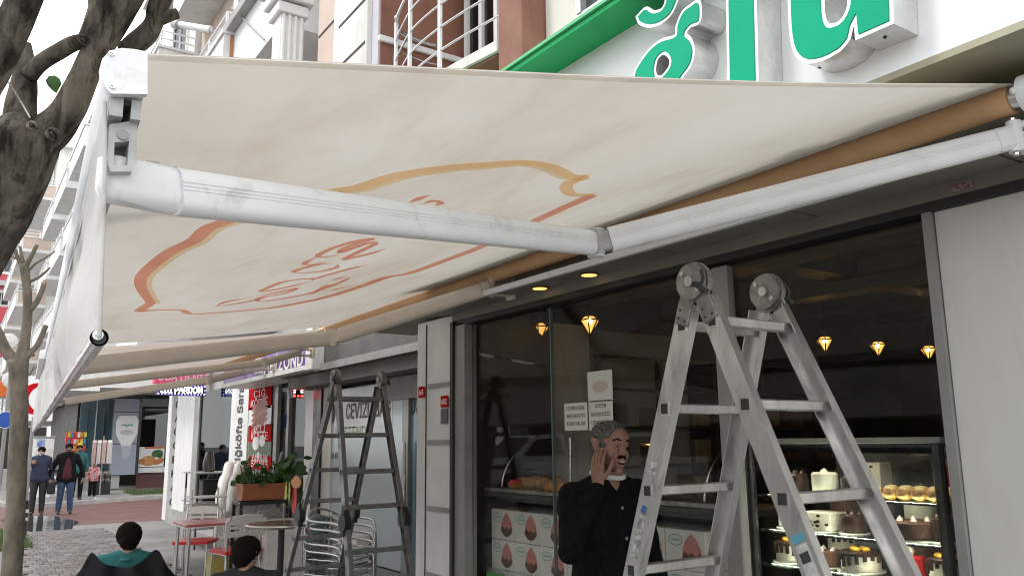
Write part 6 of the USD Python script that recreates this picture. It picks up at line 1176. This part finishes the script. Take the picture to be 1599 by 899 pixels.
# ---- seated boys, seen from behind
pl_chair = look('dark_chair', (.03, .03, .032), rough=.5)
def boy(label, top_px, ear, dist, rot, top, jacket_back, chair_label, jacket_label):
    q = px(*top_px, d=dist); k = .78; base = np.array([q[0], q[1], 0]); seat = .44
    J = dict(hipL=(0, .085, seat+.11), hipR=(0, -.085, seat+.11), knL=(.34, .11, seat+.08), knR=(.34, -.11, seat+.08), anL=(.36, .11, .08), anR=(.36, -.11, .08), toeL=(.5, .12, .03), toeR=(.5, -.12, .03))
    hz = q[2]-.118*.93-.008; nz = hz-.104
    J.update(shL=(0, .155, nz-.035), shR=(0, -.155, nz-.035), elL=(.05, .2, nz-.27), elR=(.05, -.2, nz-.27), wrL=(.22, .13, seat+.2), wrR=(.22, -.13, seat+.2), neck=(0, 0, nz), head=(.02, 0, hz)); J = {a: np.array(b, float) for a, b in J.items()}
    R = rotz(ear)@roty(.12); T, f = clothed(label, base, rot, .80, J, R, dict(L=((.8, -.3, -.3), (0, -.3, -1), (.3, -1, 0)), R=((.8, .3, -.3), (0, .3, -1), (.3, 1, 0))), top, blackc, black_plastic, hair=None, l=.018, eyes=True, top_r=.012)
    hair_cap(T, f, .80*1.06, hair_dark, l=.009, r=.094, extra=([((-.045, 0, -.005), .078), ((-.05, 0, -.055), .052)],), sub=(.12, 0, -.04, .092))
    T.part('shirt_collar', tube([(.058*math.cos(t), .058*math.sin(t), nz-.015+.008*math.cos(t)) for t in np.linspace(0, 6.283, 22)], .012, 8), top, local=True, smooth=True)
    rz = math.radians(rot); Mz = rotz(rz)
    Cc = Thing('plain_chair', chair_label, 'chair', base, rot); P = lambda n, m, mt, **kk: Cc.part(n, m, mt, local=True, **kk)
    P('seat', box((.05, 0, seat-.02), (.42, .42, .035), .01), pl_chair); P('backrest', box((-.19, 0, seat+.2), (.03, .40, .26), .012), pl_chair)
    for s in (-1, 1): P('rear_leg', tube([(-.2, s*.19, 0), (-.18, s*.19, seat), (-.19, s*.19, seat+.32)], .013, 8), frame_grey, smooth=True); P('front_leg', tube([(.24, s*.19, 0), (.22, s*.18, seat-.02)], .013, 8), frame_grey, smooth=True)
    return T, base, rot, nz, seat
sh_teal = look('shirt_teal', (.012, .14, .14), (.01, .11, .115), scale=20, rough=.8)
r1 = boy('boy with cropped dark hair in a teal shirt, seated with his back to us', (203, 811), .1, 5.35, -12, sh_teal, True, 'dark chair under the jacket where the teal shirted boy sits', '')
r2 = boy('seated boy in a dark jacket, leftmost figure beside the far ladder', (386, 832), -.5, 4.75, -20, look('dark_jacket', (.02, .021, .023), (.013, .013, .015), scale=20, rough=.75), False, 'dark chair where the boy in the dark jacket sits', '')
# jacket thrown over the first chair's back
T1, base, rot, nz, seat = r1; JK = Thing('hung_jacket', 'black jacket with grey lining hung over the chair of the teal shirted boy', 'jacket', base, rot)
u_ = np.linspace(-1, 1, 41); w_ = np.linspace(0, 1, 16); V = np.zeros((41, 16, 3))
for i, a in enumerate(u_):
    ztop = nz-.01+.065*math.exp(-((abs(a-.03)-.60)/.17)**2)-.32*max(abs(a)-.66, 0)-.03*math.exp(-(a/.3)**2)
    for j, b in enumerate(w_):
        V[i, j] = (-.235-.05*math.sin(b*2.2)-.03*math.cos(a*1.4)+.018*math.sin(a*11+b*3), a*(.30+.05*b), ztop-(ztop-.22)*b)
v, fc = grid(V); v = v+(meshkit.fbm(v*11, 3)[:, None]-.5)*.03*np.array([1, .5, .3]); v2 = v+[.03, 0, -.006]
n_ = len(v); rim = [i*16 for i in range(41)]; side = quads([[rim[i], rim[i+1], n_+rim[i+1], n_+rim[i]] for i in range(40)])
JK.part('shell', (np.vstack([v, v2]), np.vstack([fc, fc[:, ::-1]+n_, side])), look('jacket_black', (.012, .012, .015), (.007, .007, .009), scale=14, rough=.7, spec=.2, bump=.3), local=True, smooth=40)
JK.part('lining', cat([(lambda p: (p, np.array([[0, 1, 2], [0, 2, 3]])))(np.array([(-.30-.02*s, s*.20, nz-.12), (-.30, s*.12, nz-.18), (-.305, s*.20, nz-.36), (-.30, s*.27, nz-.30)])) for s in (-1, 1)]), look('lining_grey', (.10, .11, .13), rough=.6), local=True)
